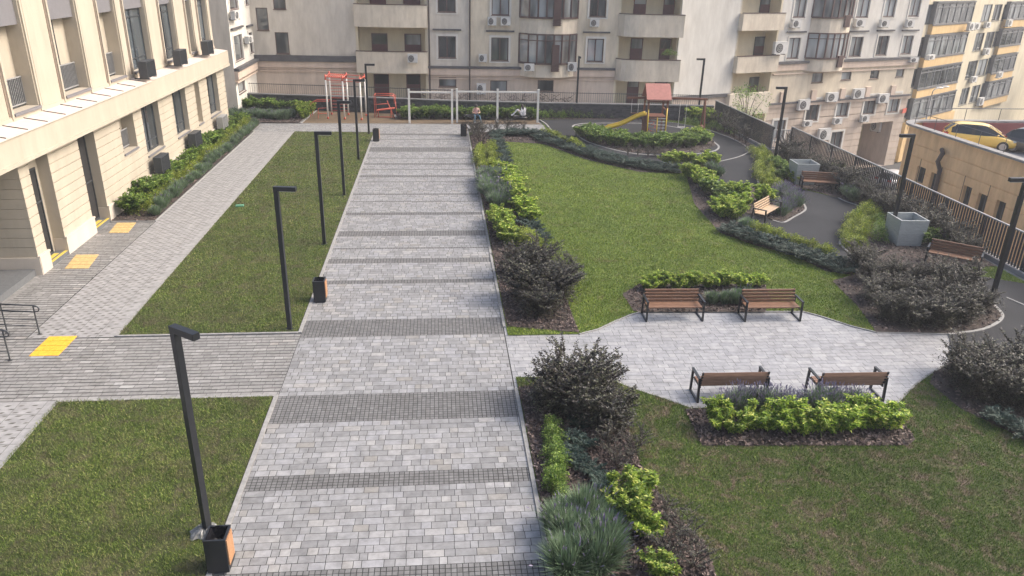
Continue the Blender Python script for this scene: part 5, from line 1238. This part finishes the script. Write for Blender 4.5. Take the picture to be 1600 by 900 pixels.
# ---- double headed street light beyond
sle = empty("street_light", (44.5, 66.0, -7.5), 0, "tall pale street light with two curved arms before the yellow building", "street light")
sp_ = fy.pix(1449, 178, 4.0); q = fy.pt(sp_[0], 0, 4.0); sle.location = (q[0], q[1], -7.5); zt_ = fy.pix(1452, 141, 4.0)[1]+7.5
MB().tube([(0,0,0),(0,0,zt_-.6)], [.09,.06], 8).build("pole", M['concrete'], sle, True)
for ln in (1.2, 2.6):
    MB().tube([(0,0,zt_-.6),(.06*fy.u[0],.06*fy.u[1],zt_-.2),(.4*fy.u[0],.4*fy.u[1],zt_),(ln*fy.u[0],ln*fy.u[1],zt_+.02)], .04, 6).build("arm", M['concrete'], sle, True)
    c_ = (ln*fy.u[0]+.3*fy.u[0], ln*fy.u[1]+.3*fy.u[1], zt_+.03); MB().sphere(c_, .38, .22, .09).build("lamp_head", M['acwhite'], sle, True)

# ---- air conditioners on the facades
def make_ac():
    e = empty("air_conditioner"); w_, h, d = .42, .29, .30
    b = MB(); b.box(-w_,w_,-d,0,0,2*h); b.box(-w_-.01,w_+.01,-d-.012,.0,2*h+.001,2*h+.025); b.build("casing", M['acwhite'], e)
    g = MB(); g.cyl((-.12,-d-.014,h), .235, .013, 20, 'y'); gr = g.build("fan_grille", M['acdark'], e)
    r = MB()
    for k in (.16,.08): 
        pts = [(-.12+k*math.cos(2*PI*i/16), -d-.02, h+k*math.sin(2*PI*i/16)) for i in range(17)]; r.tube(pts, .008, 4)
    r.build("guard_ring", M['acwhite'], gr)
    [MB().box(x_-.02,x_+.02,-d,.18,-.05,-.001).build("bracket", M['darkframe'], e) for x_ in (-.3,.3)]; return e
ac0 = make_ac(); acn = [0]
def ac(f, px, lab, d=0.0, grp="air conditioners on the apartment block"):
    a0, a1, z0, z1 = f.rect(*px, d+.3); o = ac0 if acn[0] == 0 else copy_tree(ac0); acn[0] += 1
    p = f.pt((a0+a1)/2, z0, d+.16); o.location = p; o.rotation_euler = (0,0,math.atan2(f.u[1], f.u[0])); s = max(.6, min(1.7, (a1-a0)/.84)); o.scale = (s, 1.0, max(.6, min(1.8, (z1-z0)/.58))); tag(o, lab, "air conditioner", grp)
ac(f1,(637,85,652.5,97.5),"white air conditioner on the stained balcony front above the lamp tops",.72)
ac(f1,(762,27,775.5,39.5),"left one of the pair of white air conditioners below a window near the top middle")
ac(f1,(782.5,27,797.5,39.5),"right one of the pair of white air conditioners below a window near the top middle")
ac(f1,(748,85,760.5,96.5),"white air conditioner left of the window next to the rounded bay, at sill height")
ac(f1,(745,131,759,147),"white air conditioner by the low window behind the white swing frame")
ac(f1,(922,30,936,41.5),"white air conditioner under the window between the rounded bay and the rounded balconies")
ac(f1,(819,100,834.5,110.5),"white air conditioner on the left of the rounded bay's lower band",.85)
ac(f1,(887,98,901,111),"white air conditioner on the right of the rounded bay's lower band",.55)
ac(fl,(361,17,374,30),"white air conditioner below the upper window of the side wing behind the stone building")
ac(fl,(384,56,393.5,67),"white air conditioner hung beside the lower window of the side wing behind the stone building")
for px, lab in (((1247,156,1263.5,171.5),"large white air conditioner left of the leftmost window in the grooved storey"),((1291,145,1307.5,158.5),"white air conditioner above left of the second window in the grooved storey"),
                ((1332.5,139,1349,153.5),"white air conditioner above left of the third window in the grooved storey"),((1371.5,147,1387,160.5),"white air conditioner between the third and last windows of the grooved storey"),
                ((1255,188.5,1267,197),"small white air conditioner under the leftmost window of the grooved storey"),((1302,184,1314,193.5),"small white air conditioner under the second window of the grooved storey"),
                ((1345,180,1356.5,190),"small white air conditioner above the left corner of the archway"),((1278,201,1296,218.5),"large white air conditioner just above the slatted fence by a low window"),
                ((1371.5,194,1383.5,212),"white air conditioner hung in the mouth of the archway"),((1237,31,1250,43),"white air conditioner under the upper window left of the right wing's bay"),
                ((1336,30,1350.5,41.5),"white air conditioner under the upper window just right of the right wing's bay"),((1375,31.5,1388,42),"white air conditioner under the upper window, second right of the right wing's bay"),
                ((1415.5,31,1427,42),"white air conditioner under the upper window at the right end of the beige wing"),((1421,90,1433,97),"white air conditioner at the very end of the beige wing beside the yellow building"),):
    ac(fw_, px, lab)
    if "mouth of the archway" in lab:
        o = [q for q in bpy.data.objects if q.get('label') == lab][0]; iw = Fac(fw_.pt(arch[1], 0, 0), fw_.n); o.location = iw.pt(-1.6, o.location.z, .16); o.rotation_euler = (0, 0, math.atan2(iw.u[1], iw.u[0]))
ac(fw_,(1209,66,1228,84),"big white air conditioner with a roof sheet between balcony and window of the right wing",.45)
for px, d, lab in (((1512,36,1521,47),.75,"left one of two air conditioners at the right end of the top ochre band"),((1521,36,1529,46),.4,"right one of two air conditioners at the right end of the top ochre band"),
                ((1448.5,86,1459,93),.75,"white air conditioner at the left end of the second ochre bay band"),((1538,35,1547,43),0,"white air conditioner under the top row of narrow windows on the yellow front"),
                ((1537,76,1545,85),0,"white air conditioner under the second row of narrow windows on the yellow front"),((1517,120,1525,128),0,"white air conditioner under the third row of narrow windows on the yellow front"),
                ((1556,113,1567,121),.75,"white air conditioner on the third band of the far ochre bay"),((1527,153,1537,164),0,"large white air conditioner low on the yellow front beside the far bay"),((1570,31,1583,41),.5,"white air conditioner at the top left of the far ochre bay")):
    ac(fy, px, lab, d, "air conditioners on the yellow building")
# ================================================================== PLANTS
def leaves(points, dirs, L, W, r, fold=.25, droop=.0):
    """one folded rhombic leaf (2 quads -> here 2 triangles pairs) per point"""
    n = len(points); P = np.asarray(points); D = np.asarray(dirs); D = D/np.linalg.norm(D, axis=1, keepdims=True)
    a = r.normal(size=(n, 3)); S = np.cross(D, a); S /= np.linalg.norm(S, axis=1, keepdims=True)+1e-9
    # prefer leaves lying flat: side vector horizontal
    S2 = np.cross(D, np.array([0, 0, 1.0])); m = np.linalg.norm(S2, axis=1, keepdims=True); S = np.where(m > .15, S2/(m+1e-9)+.45*S, S); S /= np.linalg.norm(S, axis=1, keepdims=True)
    U = np.cross(S, D); L = L*r.uniform(.65, 1.2, (n, 1)); W = W*r.uniform(.7, 1.2, (n, 1))
    V = np.zeros((n, 4, 3)); V[:, 0] = P; V[:, 1] = P+D*L*.5+S*W*.5+U*W*fold*.5; V[:, 2] = P+D*L-U*L*droop; V[:, 3] = P+D*L*.5-S*W*.5+U*W*fold*.5
    q = np.arange(4*n).reshape(n, 4); T = np.concatenate([q[:, [0, 1, 2]], q[:, [0, 2, 3]]]); return V.reshape(-1, 3), T
def stem_mesh(paths, r0, m, name):
    mb = MB()
    for p in paths: mb.tube(p, [r0*(1-.75*i/(len(p)-1)) for i in range(len(p))], 5, False)
    me = bpy.data.meshes.new(name); me.from_pydata(mb.v, [], mb.f); me.materials.append(M[m]); return me
def arching(kind, seed, nst, h, rad, nper, L, W, mat, smat, spread=1.0, low=.15, side=.25, whorl=False, upl=.35, r0=.012, fill=0, droop=.0):
    r = np.random.default_rng(seed); paths = []; P = []; D = []
    for i in range(nst):
        az = 2*PI*(i+r.uniform(-.4, .4))/nst*1.0+r.uniform(0, .6); out = rad*r.uniform(.15, 1.0)*spread; hh = h*r.uniform(.62, 1.08)*(1-.25*(out/rad)**2)
        b = np.array([r.normal(0, .07), r.normal(0, .07), 0]); pts = []
        for k in range(6):
            t = k/5; pts.append(b+np.array([math.cos(az)*out*t**1.35, math.sin(az)*out*t**1.35, hh*(t-.12*t*t)])+r.normal(0, .015, 3)*(k > 0))
        pts = np.array(pts); paths.append(pts)
        # side twigs
        twigs = [pts]
        for k in range(3 if side else 0):
            i0 = r.integers(2, 5); a2 = az+r.uniform(-1.6, 1.6); q0 = pts[i0]; ln = side*r.uniform(.5, 1.1)
            tw = np.array([q0+np.array([math.cos(a2)*ln*t, math.sin(a2)*ln*t, ln*.7*t]) for t in (0, .5, 1)]); twigs.append(tw); paths.append(tw)
        for tw in twigs:
            m = int(nper*(1.0 if len(tw) == 6 else .45))
            if whorl:
                lv = max(4, m//5)
                for q in range(lv):
                    t = low+(1-low)*q/(lv-1); x = t*(len(tw)-1); k0 = min(int(x), len(tw)-2); pt = tw[k0]+(tw[k0+1]-tw[k0])*(x-k0)
                    for e in range(5):
                        a = 2*PI*(e/5)+q*.9+r.uniform(-.3, .3); P.append(pt); D.append([math.cos(a), math.sin(a), upl+r.uniform(-.3, .3)+(.6 if t > .93 else 0)])
            else:
                for q in range(m):
                    t = low+(1-low)*r.uniform(0, 1)**.8; x = t*(len(tw)-1); k0 = min(int(x), len(tw)-2); pt = tw[k0]+(tw[k0+1]-tw[k0])*(x-k0)+r.normal(0, .012, 3)
                    a = r.uniform(0, 2*PI); P.append(pt); D.append([math.cos(a), math.sin(a), upl+r.uniform(-.5, .5)])
    for i in range(fill):
        a = r.uniform(0, 2*PI); c = r.uniform(0, 1)**.8; q = (.68+.18*math.sin(a*3+seed)+.12*math.sin(a*7+c*5))*r.uniform(.5, 1.04); P.append([rad*q*math.cos(a)*math.sqrt(1-c*c)+r.normal(0, .03), rad*q*math.sin(a)*math.sqrt(1-c*c)+r.normal(0, .03), .05+h*.9*c*q*(1+.12*math.sin(a*5))]); b = a+r.normal(0, .9); D.append([math.cos(b), math.sin(b), r.uniform(-.3, .9)])
    V, T = leaves(P, D, L, W, r, droop=droop); return np_mesh(kind+"_foliage", V, T, M[mat]), stem_mesh(paths, r0, smat, kind+"_stems")
def mound(kind, seed, n, rad, h, L, W, mat, flat=.6):
    r = np.random.default_rng(seed); a = r.uniform(0, 2*PI, n); c = r.uniform(0, 1, n)**.6; rr = rad*np.sqrt(1-c**2)*(.75+.3*np.sin(a*3+seed)+.12*np.sin(a*7)); sh = r.uniform(.45, 1.0, n)**.5
    P = np.stack([rr*np.cos(a)*sh, rr*np.sin(a)*sh, h*c*sh*(1+.25*np.sin(a*5+c*6))+.01], 1); D = np.stack([np.cos(a)*flat, np.sin(a)*flat, .5+r.uniform(-.4, .5, n)], 1)+r.normal(0, .35, (n, 3))
    V, T = leaves(P, D, L, W, r); return np_mesh(kind, V, T, M[mat])
def tuft(kind, seed, n, rad, h, flowers=.2, mat='lf_lav'):
    r = np.random.default_rng(seed); a = r.uniform(0, 2*PI, n); out = r.uniform(0, 1, n)**.7; b = r.uniform(0, rad*.35, n)
    P0 = np.stack([np.cos(a)*b, np.sin(a)*b, np.zeros(n)], 1); hh = h*r.uniform(.55, 1.1, n)*(1-.35*out**2)
    P1 = np.stack([np.cos(a)*rad*out+r.normal(0, .03, n), np.sin(a)*rad*out+r.normal(0, .03, n), hh], 1); w_ = .0075
    S = np.stack([-np.sin(a+r.uniform(-1, 1, n)), np.cos(a), np.zeros(n)], 1)*w_; Mid = (P0+P1)/2+np.stack([np.zeros(n), np.zeros(n), hh*.12], 1)
    V = np.stack([P0-S, P0+S, Mid+S, Mid-S, P1], 1).reshape(-1, 3); q = np.arange(5*n).reshape(n, 5)
    T = np.concatenate([q[:, [0, 1, 2]], q[:, [0, 2, 3]], q[:, [3, 2, 4]]]); fl_ = None
    if flowers:
        k = int(n*flowers); ix = r.choice(n, k, replace=False); p = P1[ix]; d = (P1-P0)[ix]; d /= np.linalg.norm(d, axis=1, keepdims=True)
        v, t = leaves(np.concatenate([p-.01*d, p+.02*d]), np.concatenate([d, d]), .08, .024, r, .6); n0 = len(T); T = np.concatenate([T, t+len(V)]); V = np.concatenate([V, v])
    me = np_mesh(kind, V, T, M[mat])
    if flowers: me.materials.append(M['lf_flower']); me.polygons.foreach_set('material_index', np.where(np.arange(len(T)) < n0, 0, 1).astype(np.int32))
    return me
def needles(kind, seed, n, rad, h, mat='lf_jun'):
    r = np.random.default_rng(seed); nb = 16; P = []; D = []
    for i in range(nb):
        a = 2*PI*i/nb+r.uniform(-.2, .2); ln = rad*r.uniform(.5, 1.1); up = h*r.uniform(.4, 1.2)
        for k in range(n//nb):
            t = r.uniform(.1, 1); P.append([math.cos(a)*ln*t+r.normal(0, .03), math.sin(a)*ln*t+r.normal(0, .03), up*t*(1.4-.6*t)+.02+r.uniform(0, .04)]); b = a+r.normal(0, .7); D.append([math.cos(b), math.sin(b), r.uniform(-.1, .7)])
    V, T = leaves(P, D, .085, .03, r, .5); return np_mesh(kind, V, T, M[mat])
PROTO = {}
PROTO['purple'] = [arching("purple", 10+i, 22, 1.34, .92, 110, .06, .04, 'lf_purple', 'twig', low=.04, side=.42, fill=3600) for i in range(3)]
PROTO['thin'] = [arching("thin", 20+i, 9, 1.25, .65, 70, .05, .03, 'lf_purple', 'twig', low=.2, side=.4) for i in range(2)]
PROTO['lime'] = [arching("lime", 30+i, 11, .76, .42, 70, .105, .044, 'lf_lime', 'gstem', whorl=True, low=.2, side=.16, upl=.12, droop=.3) for i in range(3)]
PROTO['green'] = [arching("green", 40+i, 15, .72, .46, 70, .10, .055, 'lf_green', 'gstem', low=.15, side=.25) for i in range(3)]
PROTO['gold'] = [mound("gold", 50+i, 950, .42, .42, .06, .03, 'lf_gold') for i in range(3)]
PROTO['lav'] = [tuft("lav", 60+i, 1100, .46, .52, .02) for i in range(3)]
PROTO['lavf'] = [tuft("lavf", 70+i, 600, .48, .60, .28) for i in range(2)]
PROTO['jun'] = [needles("jun", 80+i, 1500, .46, .26) for i in range(3)]
PROTO['box'] = [mound("box", 90+i, 900, .34, .40, .045, .028, 'lf_green') for i in range(2)]
NAMES = {'purple': ("purple_shrub", "shrub"), 'thin': ("purple_shrub", "shrub"), 'lime': ("lime_shrub", "shrub"), 'green': ("green_shrub", "shrub"), 'gold': ("golden_shrub", "shrub"), 'lav': ("lavender", "lavender"), 'lavf': ("lavender", "lavender"), 'jun': ("creeping_juniper", "juniper"), 'box': ("green_shrub", "shrub")}
PR = random.Random(11); NPL = [0]
def plant(kind, x, y, s, label, group, z=None):
    pr = PR.choice(PROTO[kind]); nm, cat = NAMES[kind]; z = ZL+.02 if z is None else z; rz = PR.uniform(0, 2*PI); NPL[0] += 1
    sc = (s*PR.uniform(.9, 1.12), s*PR.uniform(.9, 1.12), s*PR.uniform(.88, 1.12))
    if isinstance(pr, tuple):
        o = empty(nm, (x, y, z), rz, label, cat, group); o.scale = sc
        link("foliage", pr[0], o)
        link("stems", pr[1], o)
    else:
        o = link(nm, pr); o.location = (x, y, z); o.rotation_euler = (0, 0, rz); o.scale = sc; tag(o, label, cat, group)
    return o
def row(kind, px_line, n, s, label, group, jit=.12, world=False, rows=1, gap=.5):
    L = px_line if world else GL(px_line); seg = [math.dist(a, b) for a, b in zip(L, L[1:])]; tot = sum(seg)
    for rr in range(rows):
        for i in range(n):
            t = (i+.5)/n*tot; k = 0
            while k < len(seg)-1 and t > seg[k]: t -= seg[k]; k += 1
            a, b = L[k], L[k+1]; u = t/seg[k] if seg[k] else 0; nx, ny = -(b[1]-a[1])/(seg[k]+1e-9), (b[0]-a[0])/(seg[k]+1e-9); off = (rr-(rows-1)/2)*gap
            plant(kind, a[0]+(b[0]-a[0])*u+nx*off+PR.uniform(-jit, jit), a[1]+(b[1]-a[1])*u+ny*off+PR.uniform(-jit, jit), s*PR.uniform(.85, 1.15), label, group)
def single(kind, px, py, s, label, group=None): x, y = G(px, py); return plant(kind, x, y, s, label, group)
# along the stone building
row('green', [(-13.0,31.7),(-13.05,52)], 23, 1.15, "leafy green shrub in the row against the stone building's wall", "green shrubs along the stone building", world=True)
row('gold', [(-12.5,31.9),(-12.5,52)], 26, 1.2, "low yellow green shrub in the middle row of the bed by the stone building", "yellow green shrubs by the stone building", world=True)
row('lav', [(-12.05,31.8),(-12.1,52)], 24, .95, "grey green lavender along the grid pavers, in front of the stone building bed", "lavender by the stone building", world=True)
# far left bed
row('green', [(352,175),(420,175),(470,177)], 11, 1.3, "green shrub at the foot of the low stone wall, left of the exercise ground", "green shrubs left of the exercise ground")
row('lav', [(360,183),(420,184),(458,186)], 9, 1.1, "dark lavender row in front of the green shrubs at the far left end", "lavender at the far left", rows=2, gap=.8)
row('lime', [(473,188),(487,176)], 5, 1.35, "bright lime shrub at the left edge of the brown exercise ground", "lime shrubs by the exercise ground")
# behind swings and play area
row('green', [(628,184),(700,184),(770,184.5),(838,185)], 22, 1.1, "green shrub in the hedge between the swing frames and the low stone wall", "green hedge behind the swings", rows=2, gap=.7)
row('box', [(845,185.5),(940,184.5),(1010,184.5)], 16, 1.35, "low green shrub in the hedge behind the asphalt play path", "low hedge behind the play path", rows=1)
row('lime', [(1075,190),(1092,190),(1112,194)], 6, 1.5, "yellow green shrub in the corner behind the swing beam leg", "corner shrubs behind the play tower")
row('box', [(1065,193),(1110,200),(1148,213)], 8, 1.1, "low green shrub along the play path bend under the far fence", "low shrubs at the path bend")
# fence side
row('thin', [(19.3,53.5),(19.4,46)], 7, 1.2, "thin dark shrub against the far length of slatted fence", "thin dark shrubs by the far fence", world=True)
row('purple', [(20.3,43.3),(20.35,25.5)], 17, .95, "dark purple shrub in the long row at the foot of the slatted fence", "dark purple hedge along the slatted fence", world=True)
row('gold', [(1180,238),(1196,252),(1195,282),(1210,296)], 17, .95, "golden green shrub hugging the curved kerb right of the play path", "golden shrubs along the curved kerb", rows=2, gap=.5)
row('green', [(1212,262),(1232,282),(1215,285)], 6, 1.0, "green shrub between the far lamp and the far wrapped tub", "green shrubs by the far tub")
row('lime', [(1243,281),(1244,290)], 2, 1.0, "lime shrub standing before the left face of the far wrapped tub", "lime shrubs before the far tub")
row('lime', [(1288,272),(1305,276)], 3, 1.0, "lime shrub right of the far wrapped tub behind the bench", "lime shrubs behind the path bench")
row('lav', [(1325,290),(1335,305),(1348,318)], 6, 1.2, "grey lavender between the path bench and the purple hedge", "lavender right of the path bench", rows=2, gap=.7)
row('gold', [(1372,328),(1345,352),(1327,380),(1336,393)], 16, 1.0, "golden green shrub along the pale kerb left of the near tub", "golden shrubs left of the near tub", rows=2, gap=.5)
row('box', [(1368,350),(1370,372),(1380,385)], 5, 1.1, "pale green shrub at the foot of the lamp by the near tub", "pale shrubs by the near tub")
row('green', [(1405,380),(1432,382),(1470,384),(1490,388)], 8, 1.0, "leafy green shrub between the near tub and the hidden bench", "green shrubs behind the hidden bench")
single('lime', 1417, 378, 1.0, "lime shrub with large leaves leaning on the front of the near tub"); single('lime', 1466, 372, 1.0, "yellow lime shrub at the right of the near wrapped tub")
# lavender island and shrubs on the path side of the middle lawn
row('lavf', [(1205,308),(1228,303),(1246,322),(1228,338),(1208,330)], 11, .95, "purple flowering lavender on the kerbed island in the asphalt path", "lavender on the path island", rows=1, jit=.25)
row('lav', [(1112,268),(1124,276)], 3, 1.0, "small lavender by the short kerb behind the lime shrubs", "small lavender by the short kerb")
row('lime', [(1035,259),(1075,259),(1118,262)], 9, 1.1, "lime shrub in the clump at the far right end of the middle lawn", "lime shrubs at the lawn end", jit=.2)
row('lime', [(1080,276),(1095,292),(1118,306),(1148,316),(1180,318),(1200,318)], 17, 1.1, "lime green shrub in the thick row between middle lawn and island", "lime row beside the middle lawn", jit=.25)
row('green', [(1095,298),(1130,315),(1165,325)], 7, 1.0, "mid green shrub under the lime row beside the middle lawn", "green shrubs under the lime row", jit=.2)
row('lime', [(1115,328),(1140,345),(1160,338),(1152,325)], 8, 1.15, "bright lime shrub just left of the pale bench", "lime shrubs left of the pale bench", jit=.2)
row('lav', [(1160,356),(1172,362)], 3, .9, "small grey lavender at the foot of the pale bench", "lavender by the pale bench")
row('gold', [(1172,362),(1205,372),(1250,388),(1300,405)], 13, .95, "low golden green shrub along the asphalt edge of the middle lawn", "golden edging beside the asphalt")
row('jun', [(1135,362),(1180,378),(1235,396),(1300,418),(1330,428)], 18, 1.0, "blue green creeping juniper edging the right side of the middle lawn", "juniper edging right of the middle lawn", rows=2, gap=.45)
row('jun', [(840,214),(880,229),(920,243),(970,256),(1030,266),(1070,270)], 26, 1.1, "blue green juniper in the curved edge between middle lawn and play path", "juniper edging at the far lawn curve", rows=2, gap=.7)
row('gold', [(846,210),(868,219),(900,231),(915,239)], 12, .95, "yellow green low shrub along the left bend of the play path", "yellow edging at the path's left bend")
# ring bed under the play tower
row('green', [(915,212),(945,224),(985,229),(1025,231),(1060,228),(1100,225)], 20, 1.15, "leafy green shrub in the bed ringed by the play path, before the tower", "green shrubs before the play tower", rows=2, gap=.8, jit=.25)
row('lime', [(1075,222),(1105,223)], 4, 1.1, "lime shrub at the foot of the swing beam leg in the ringed bed", "lime shrubs by the swing leg")
row('thin', [(975,242),(1010,246),(1055,244)], 6, .62, "dark low shrub at the front kerb of the ringed bed", "dark shrubs at the ring kerb")
row('box', [(908,202),(925,198),(942,202)], 5, .6, "low green clump in the small kerbed pocket at the slide's foot", "low clumps at the slide foot")
# strip right of the walkway, from far to near
row('thin', [(740,215),(744,208),(762,207.5),(790,207.5),(822,207.5)], 9, .78, "thin dark purple shrub at the far end of the walkway", "thin purple shrubs at the walkway end", jit=.15)
row('thin', [(742,214),(752,230)], 3, 1.1, "thin dark shrub at the walkway corner just before the golden strips", "thin shrubs before the golden strips")
row('jun', [(772,212),(800,212),(832,211)], 8, 1.15, "blue green juniper at the top end of the middle lawn", "juniper at the top of the lawn", rows=2, gap=.7)
row('gold', [(748,236),(752,256),(757,270)], 11, 1.05, "golden shrub of the left strip beside the far walkway", "golden strip left"); row('gold', [(765,234),(770,256),(776,270)], 11, 1.05, "golden shrub of the right strip beside the far walkway", "golden strip right")
row('jun', [(775,218),(784,244),(794,276),(806,308),(818,336),(834,366),(846,392)], 36, 1.05, "blue green juniper along the left edge of the middle lawn", "juniper strip left of the middle lawn", jit=.1)
row('lav', [(767,280),(777,304),(786,326)], 17, 1.35, "tall grey green lavender in the strip beside the walkway", "lavender strip beside the walkway", rows=2, gap=.65)
row('lime', [(788,276),(800,302),(812,328),(826,352)], 22, 1.15, "lime shrub between the lavender strip and the juniper edge", "lime strip by the juniper edge")
row('lime', [(775,346),(785,362),(790,384),(800,374)], 11, 1.1, "bright lime shrub in the clump below the lavender strip", "lime clump below the lavender strip")
row('gold', [(818,372),(830,388),(836,404)], 7, 1.1, "yellowish shrub just above the purple shrubs by the plaza corner", "yellowish shrubs above the purple clump")
for px, py, s, lab in ((812,430,1.05,"dark purple shrub at the left back of the clump by the walkway"),(842,425,1.1,"dark purple shrub at the back of the clump by the walkway, near the lawn"),(826,468,1.15,"dark purple shrub at the left front of the clump by the walkway"),(865,470,1.2,"largest dark shrub of the clump above the plaza path, its right side over the lawn"),(846,492,1.0,"dark purple shrub at the front of the clump just above the plaza path"),(880,446,.95,"small dark shrub at the right back of the clump above the plaza path")):
    single('purple', px, py, s, lab, "dark shrubs above the plaza path")
# near strip
for px, py, s, lab in ((880,625,1.08,"big dark purple shrub rising over the plaza path from the near strip"),(930,622,1.08,"big dark purple shrub leaning over the plaza path towards the lawn"),(905,652,.95,"dark purple shrub in the middle of the near clump"),(860,640,.85,"dark purple shrub at the walkway side of the near clump"),(955,668,.85,"dark purple shrub at the lawn side of the near clump")):
    single('purple', px, py, s, lab, "dark shrubs below the plaza path")
for px, py, s in ((950,705,.62),(985,722,.58),(965,735,.6),(1000,700,.5)): single('thin', px, py, s, "small greyish purple shrub at the lawn edge below the big dark clump", "greyish small shrubs of the near strip")
row('box', [(858,672),(864,700),(872,728),(868,765),(876,788)], 15, .85, "small bright green shrub in the narrow row next to the near walkway", "small green row next to the near walkway", jit=.06)
for px, py in ((893,690),(912,700),(905,730),(925,742),(890,715),(940,760),(905,668)): single('jun', px, py, .72, "small dark juniper on bare bark chips in the near strip", "small junipers on the near bark")
row('lav', [(888,812),(915,850),(905,900)], 6, 1.25, "large grey green lavender tuft in the near strip at the bottom of the picture", "large lavender tufts of the near strip", rows=2, gap=.55)
for px, py, s, lab in ((965,790,.95,"lime shrub with pale tips at the left of the near clump beside the worn lawn"),(1000,788,1.0,"lime shrub with pale tips at the right of the near clump beside the worn lawn"),(985,820,1.0,"lime shrub at the middle of the near clump beside the worn lawn"),(1010,838,.85,"lime shrub at the front of the near clump beside the worn lawn"),(1022,900,.8,"lime shrub cut by the bottom edge of the picture")): single('lime', px, py, s, lab, "lime shrubs of the near strip")
for px, py, s in ((1040,820,.6),(1065,850,.65),(1040,880,.62),(1085,890,.6)): single('thin', px, py, s, "low twiggy dark shrub at the bottom where the near strip meets the lawn", "twiggy shrubs of the near strip")
# behind and before the benches
row('lime', [(1000,453),(1060,452),(1110,450),(1150,451),(1195,452)], 12, .8, "lime shrub in the row behind the two rear plaza benches", "lime row behind the rear benches", jit=.15)
row('lav', [(1105,474),(1150,474),(1190,474)], 6, .85, "grey lavender between the two rear plaza benches", "lavender between the rear benches")
row('lime', [(1108,674),(1160,675),(1220,675),(1280,674),(1340,673),(1402,673)], 12, .98, "bright lime shrub in the bed before the front plaza benches", "lime bed before the front benches", jit=.12)
row('lavf', [(1125,645),(1200,645),(1260,645),(1345,643)], 11, 1.0, "purple flowering lavender against the backs of the front plaza benches", "lavender against the front benches", jit=.1)
# purple masses on the right
PU = [(1360,440),(1395,438),(1430,446),(1470,452),(1505,462),(1370,470),(1405,474),(1445,480),(1485,486),(1385,500),(1425,506),(1465,508),(1500,502),(1345,422),(1530,485)]
for px, py in PU: single('purple', px, py, PR.uniform(.72, .95), "dark purple shrub in the big mass between plaza, hidden bench and lamp", "purple mass right of the plaza")
for px, py in ((1500,590),(1545,600),(1590,612),(1520,620),(1565,632),(1610,640),(1590,590)): single('purple', px, py, PR.uniform(.78, .98), "dark purple shrub in the mass at the right edge below the plaza", "purple mass at the right edge")
row('jun', [(1545,655),(1580,672),(1610,690)], 5, .9, "dark blue green juniper under the purple mass at the right edge", "juniper at the right edge")
print("plants", NPL[0])
# ---- trees
def tree(name, loc, h, rad, nl, lab, seed, leaf=.16, mat='lf_tree', clumps=26, trunk_r=.14, low=.3):
    r = np.random.default_rng(seed); e = empty(name, loc, 0, lab, "tree"); paths = [np.array([[0,0,0],[.05,0,h*.25],[.0,.05,h*.5],[.08,.02,h*.8]])]; P = []; D = []
    for i in range(clumps):
        a = r.uniform(0, 2*PI); t = r.uniform(low, 1); rr = rad*math.sin(PI*min(1, (1-t)*.8+.18))*r.uniform(.35, 1); c = np.array([math.cos(a)*rr, math.sin(a)*rr, h*t]); base = np.array([0, 0, h*min(.78, t*.72)])
        paths.append(np.array([base, (base+c)/2+[0, 0, .05*h], c])); cr = rad*r.uniform(.22, .42); m = nl//clumps
        q = r.normal(0, 1, (m, 3)); q /= np.linalg.norm(q, axis=1, keepdims=True); q *= (r.uniform(0, 1, (m, 1))**.4)*cr; q[:, 2] *= .75; P.append(c+q); D.append(q/cr+r.normal(0, .5, (m, 3))+[0, 0, -.1])
    V, T = leaves(np.concatenate(P), np.concatenate(D), leaf, leaf*.55, r); link("crown", np_mesh(name+"_crown", V, T, M[mat]), e)
    mb = MB()
    for i, p in enumerate(paths): mb.tube(p, [(trunk_r if i == 0 else trunk_r*.4)*(1-.7*k/(len(p)-1)) for k in range(len(p))], 6)
    mb.build("trunk", M['trunk'], e, True); return e
tree("slender_tree", (21.2, 51.5, -7.5), 10.3, 1.7, 2600, "slender pale leaved tree growing up between the far fence and the beige wing", 3, .13, 'lf_green', 30, .09, .62)
q = fy.pt(34, 0, 9.0); tree("dark_tree", (q[0], q[1], -7.5), 9.2, 4.2, 9000, "broad dark evergreen tree before the foot of the yellow building", 5, .22)
q = fy.pt(40, 0, 7.0); tree("dark_tree", (q[0], q[1], -7.5), 11.0, 3.6, 9000, "taller dark tree cut by the right edge beside the yellow building", 6, .22)
q = fy.pt(43, 0, 12.0); tree("dark_tree", (q[0], q[1], -7.5), 8.6, 3.2, 7000, "rounded dark tree right of the broad evergreen, near the roof wall", 7, .22)
bpz = zat(f1, 1040, 88, 1.0); bp = f1.pt(f1.pix(1045, 85, .9)[0], bpz+.02, .85)
o = link("trailing_plant", PROTO['box'][0]); o.location = bp; o.scale = (2.4, .7, 1.2); tag(o, "grey green plant trailing over the rail of the rounded balcony above the play tower", "plant")
# remove unused prototypes with no users is not needed: meshes are shared

# ---- air
hz_ = MB(); hz_.box(-90, 160, -12, 190, -8.6, 16.5); ho = hz_.build("haze"); ho['kind'] = 'stuff'
hm = bpy.data.materials.new("haze"); hm.use_nodes = True; ht = hm.node_tree; ht.nodes.remove(ht.nodes["Principled BSDF"])
pv_ = ht.nodes.new("ShaderNodeVolumePrincipled"); pv_.inputs["Density"].default_value = 0.0011; pv_.inputs["Color"].default_value = (.93,.95,1,1); pv_.inputs["Anisotropy"].default_value = 0.3
ht.links.new(pv_.outputs[0], ht.nodes["Material Output"].inputs["Volume"]); ho.data.materials.append(hm)
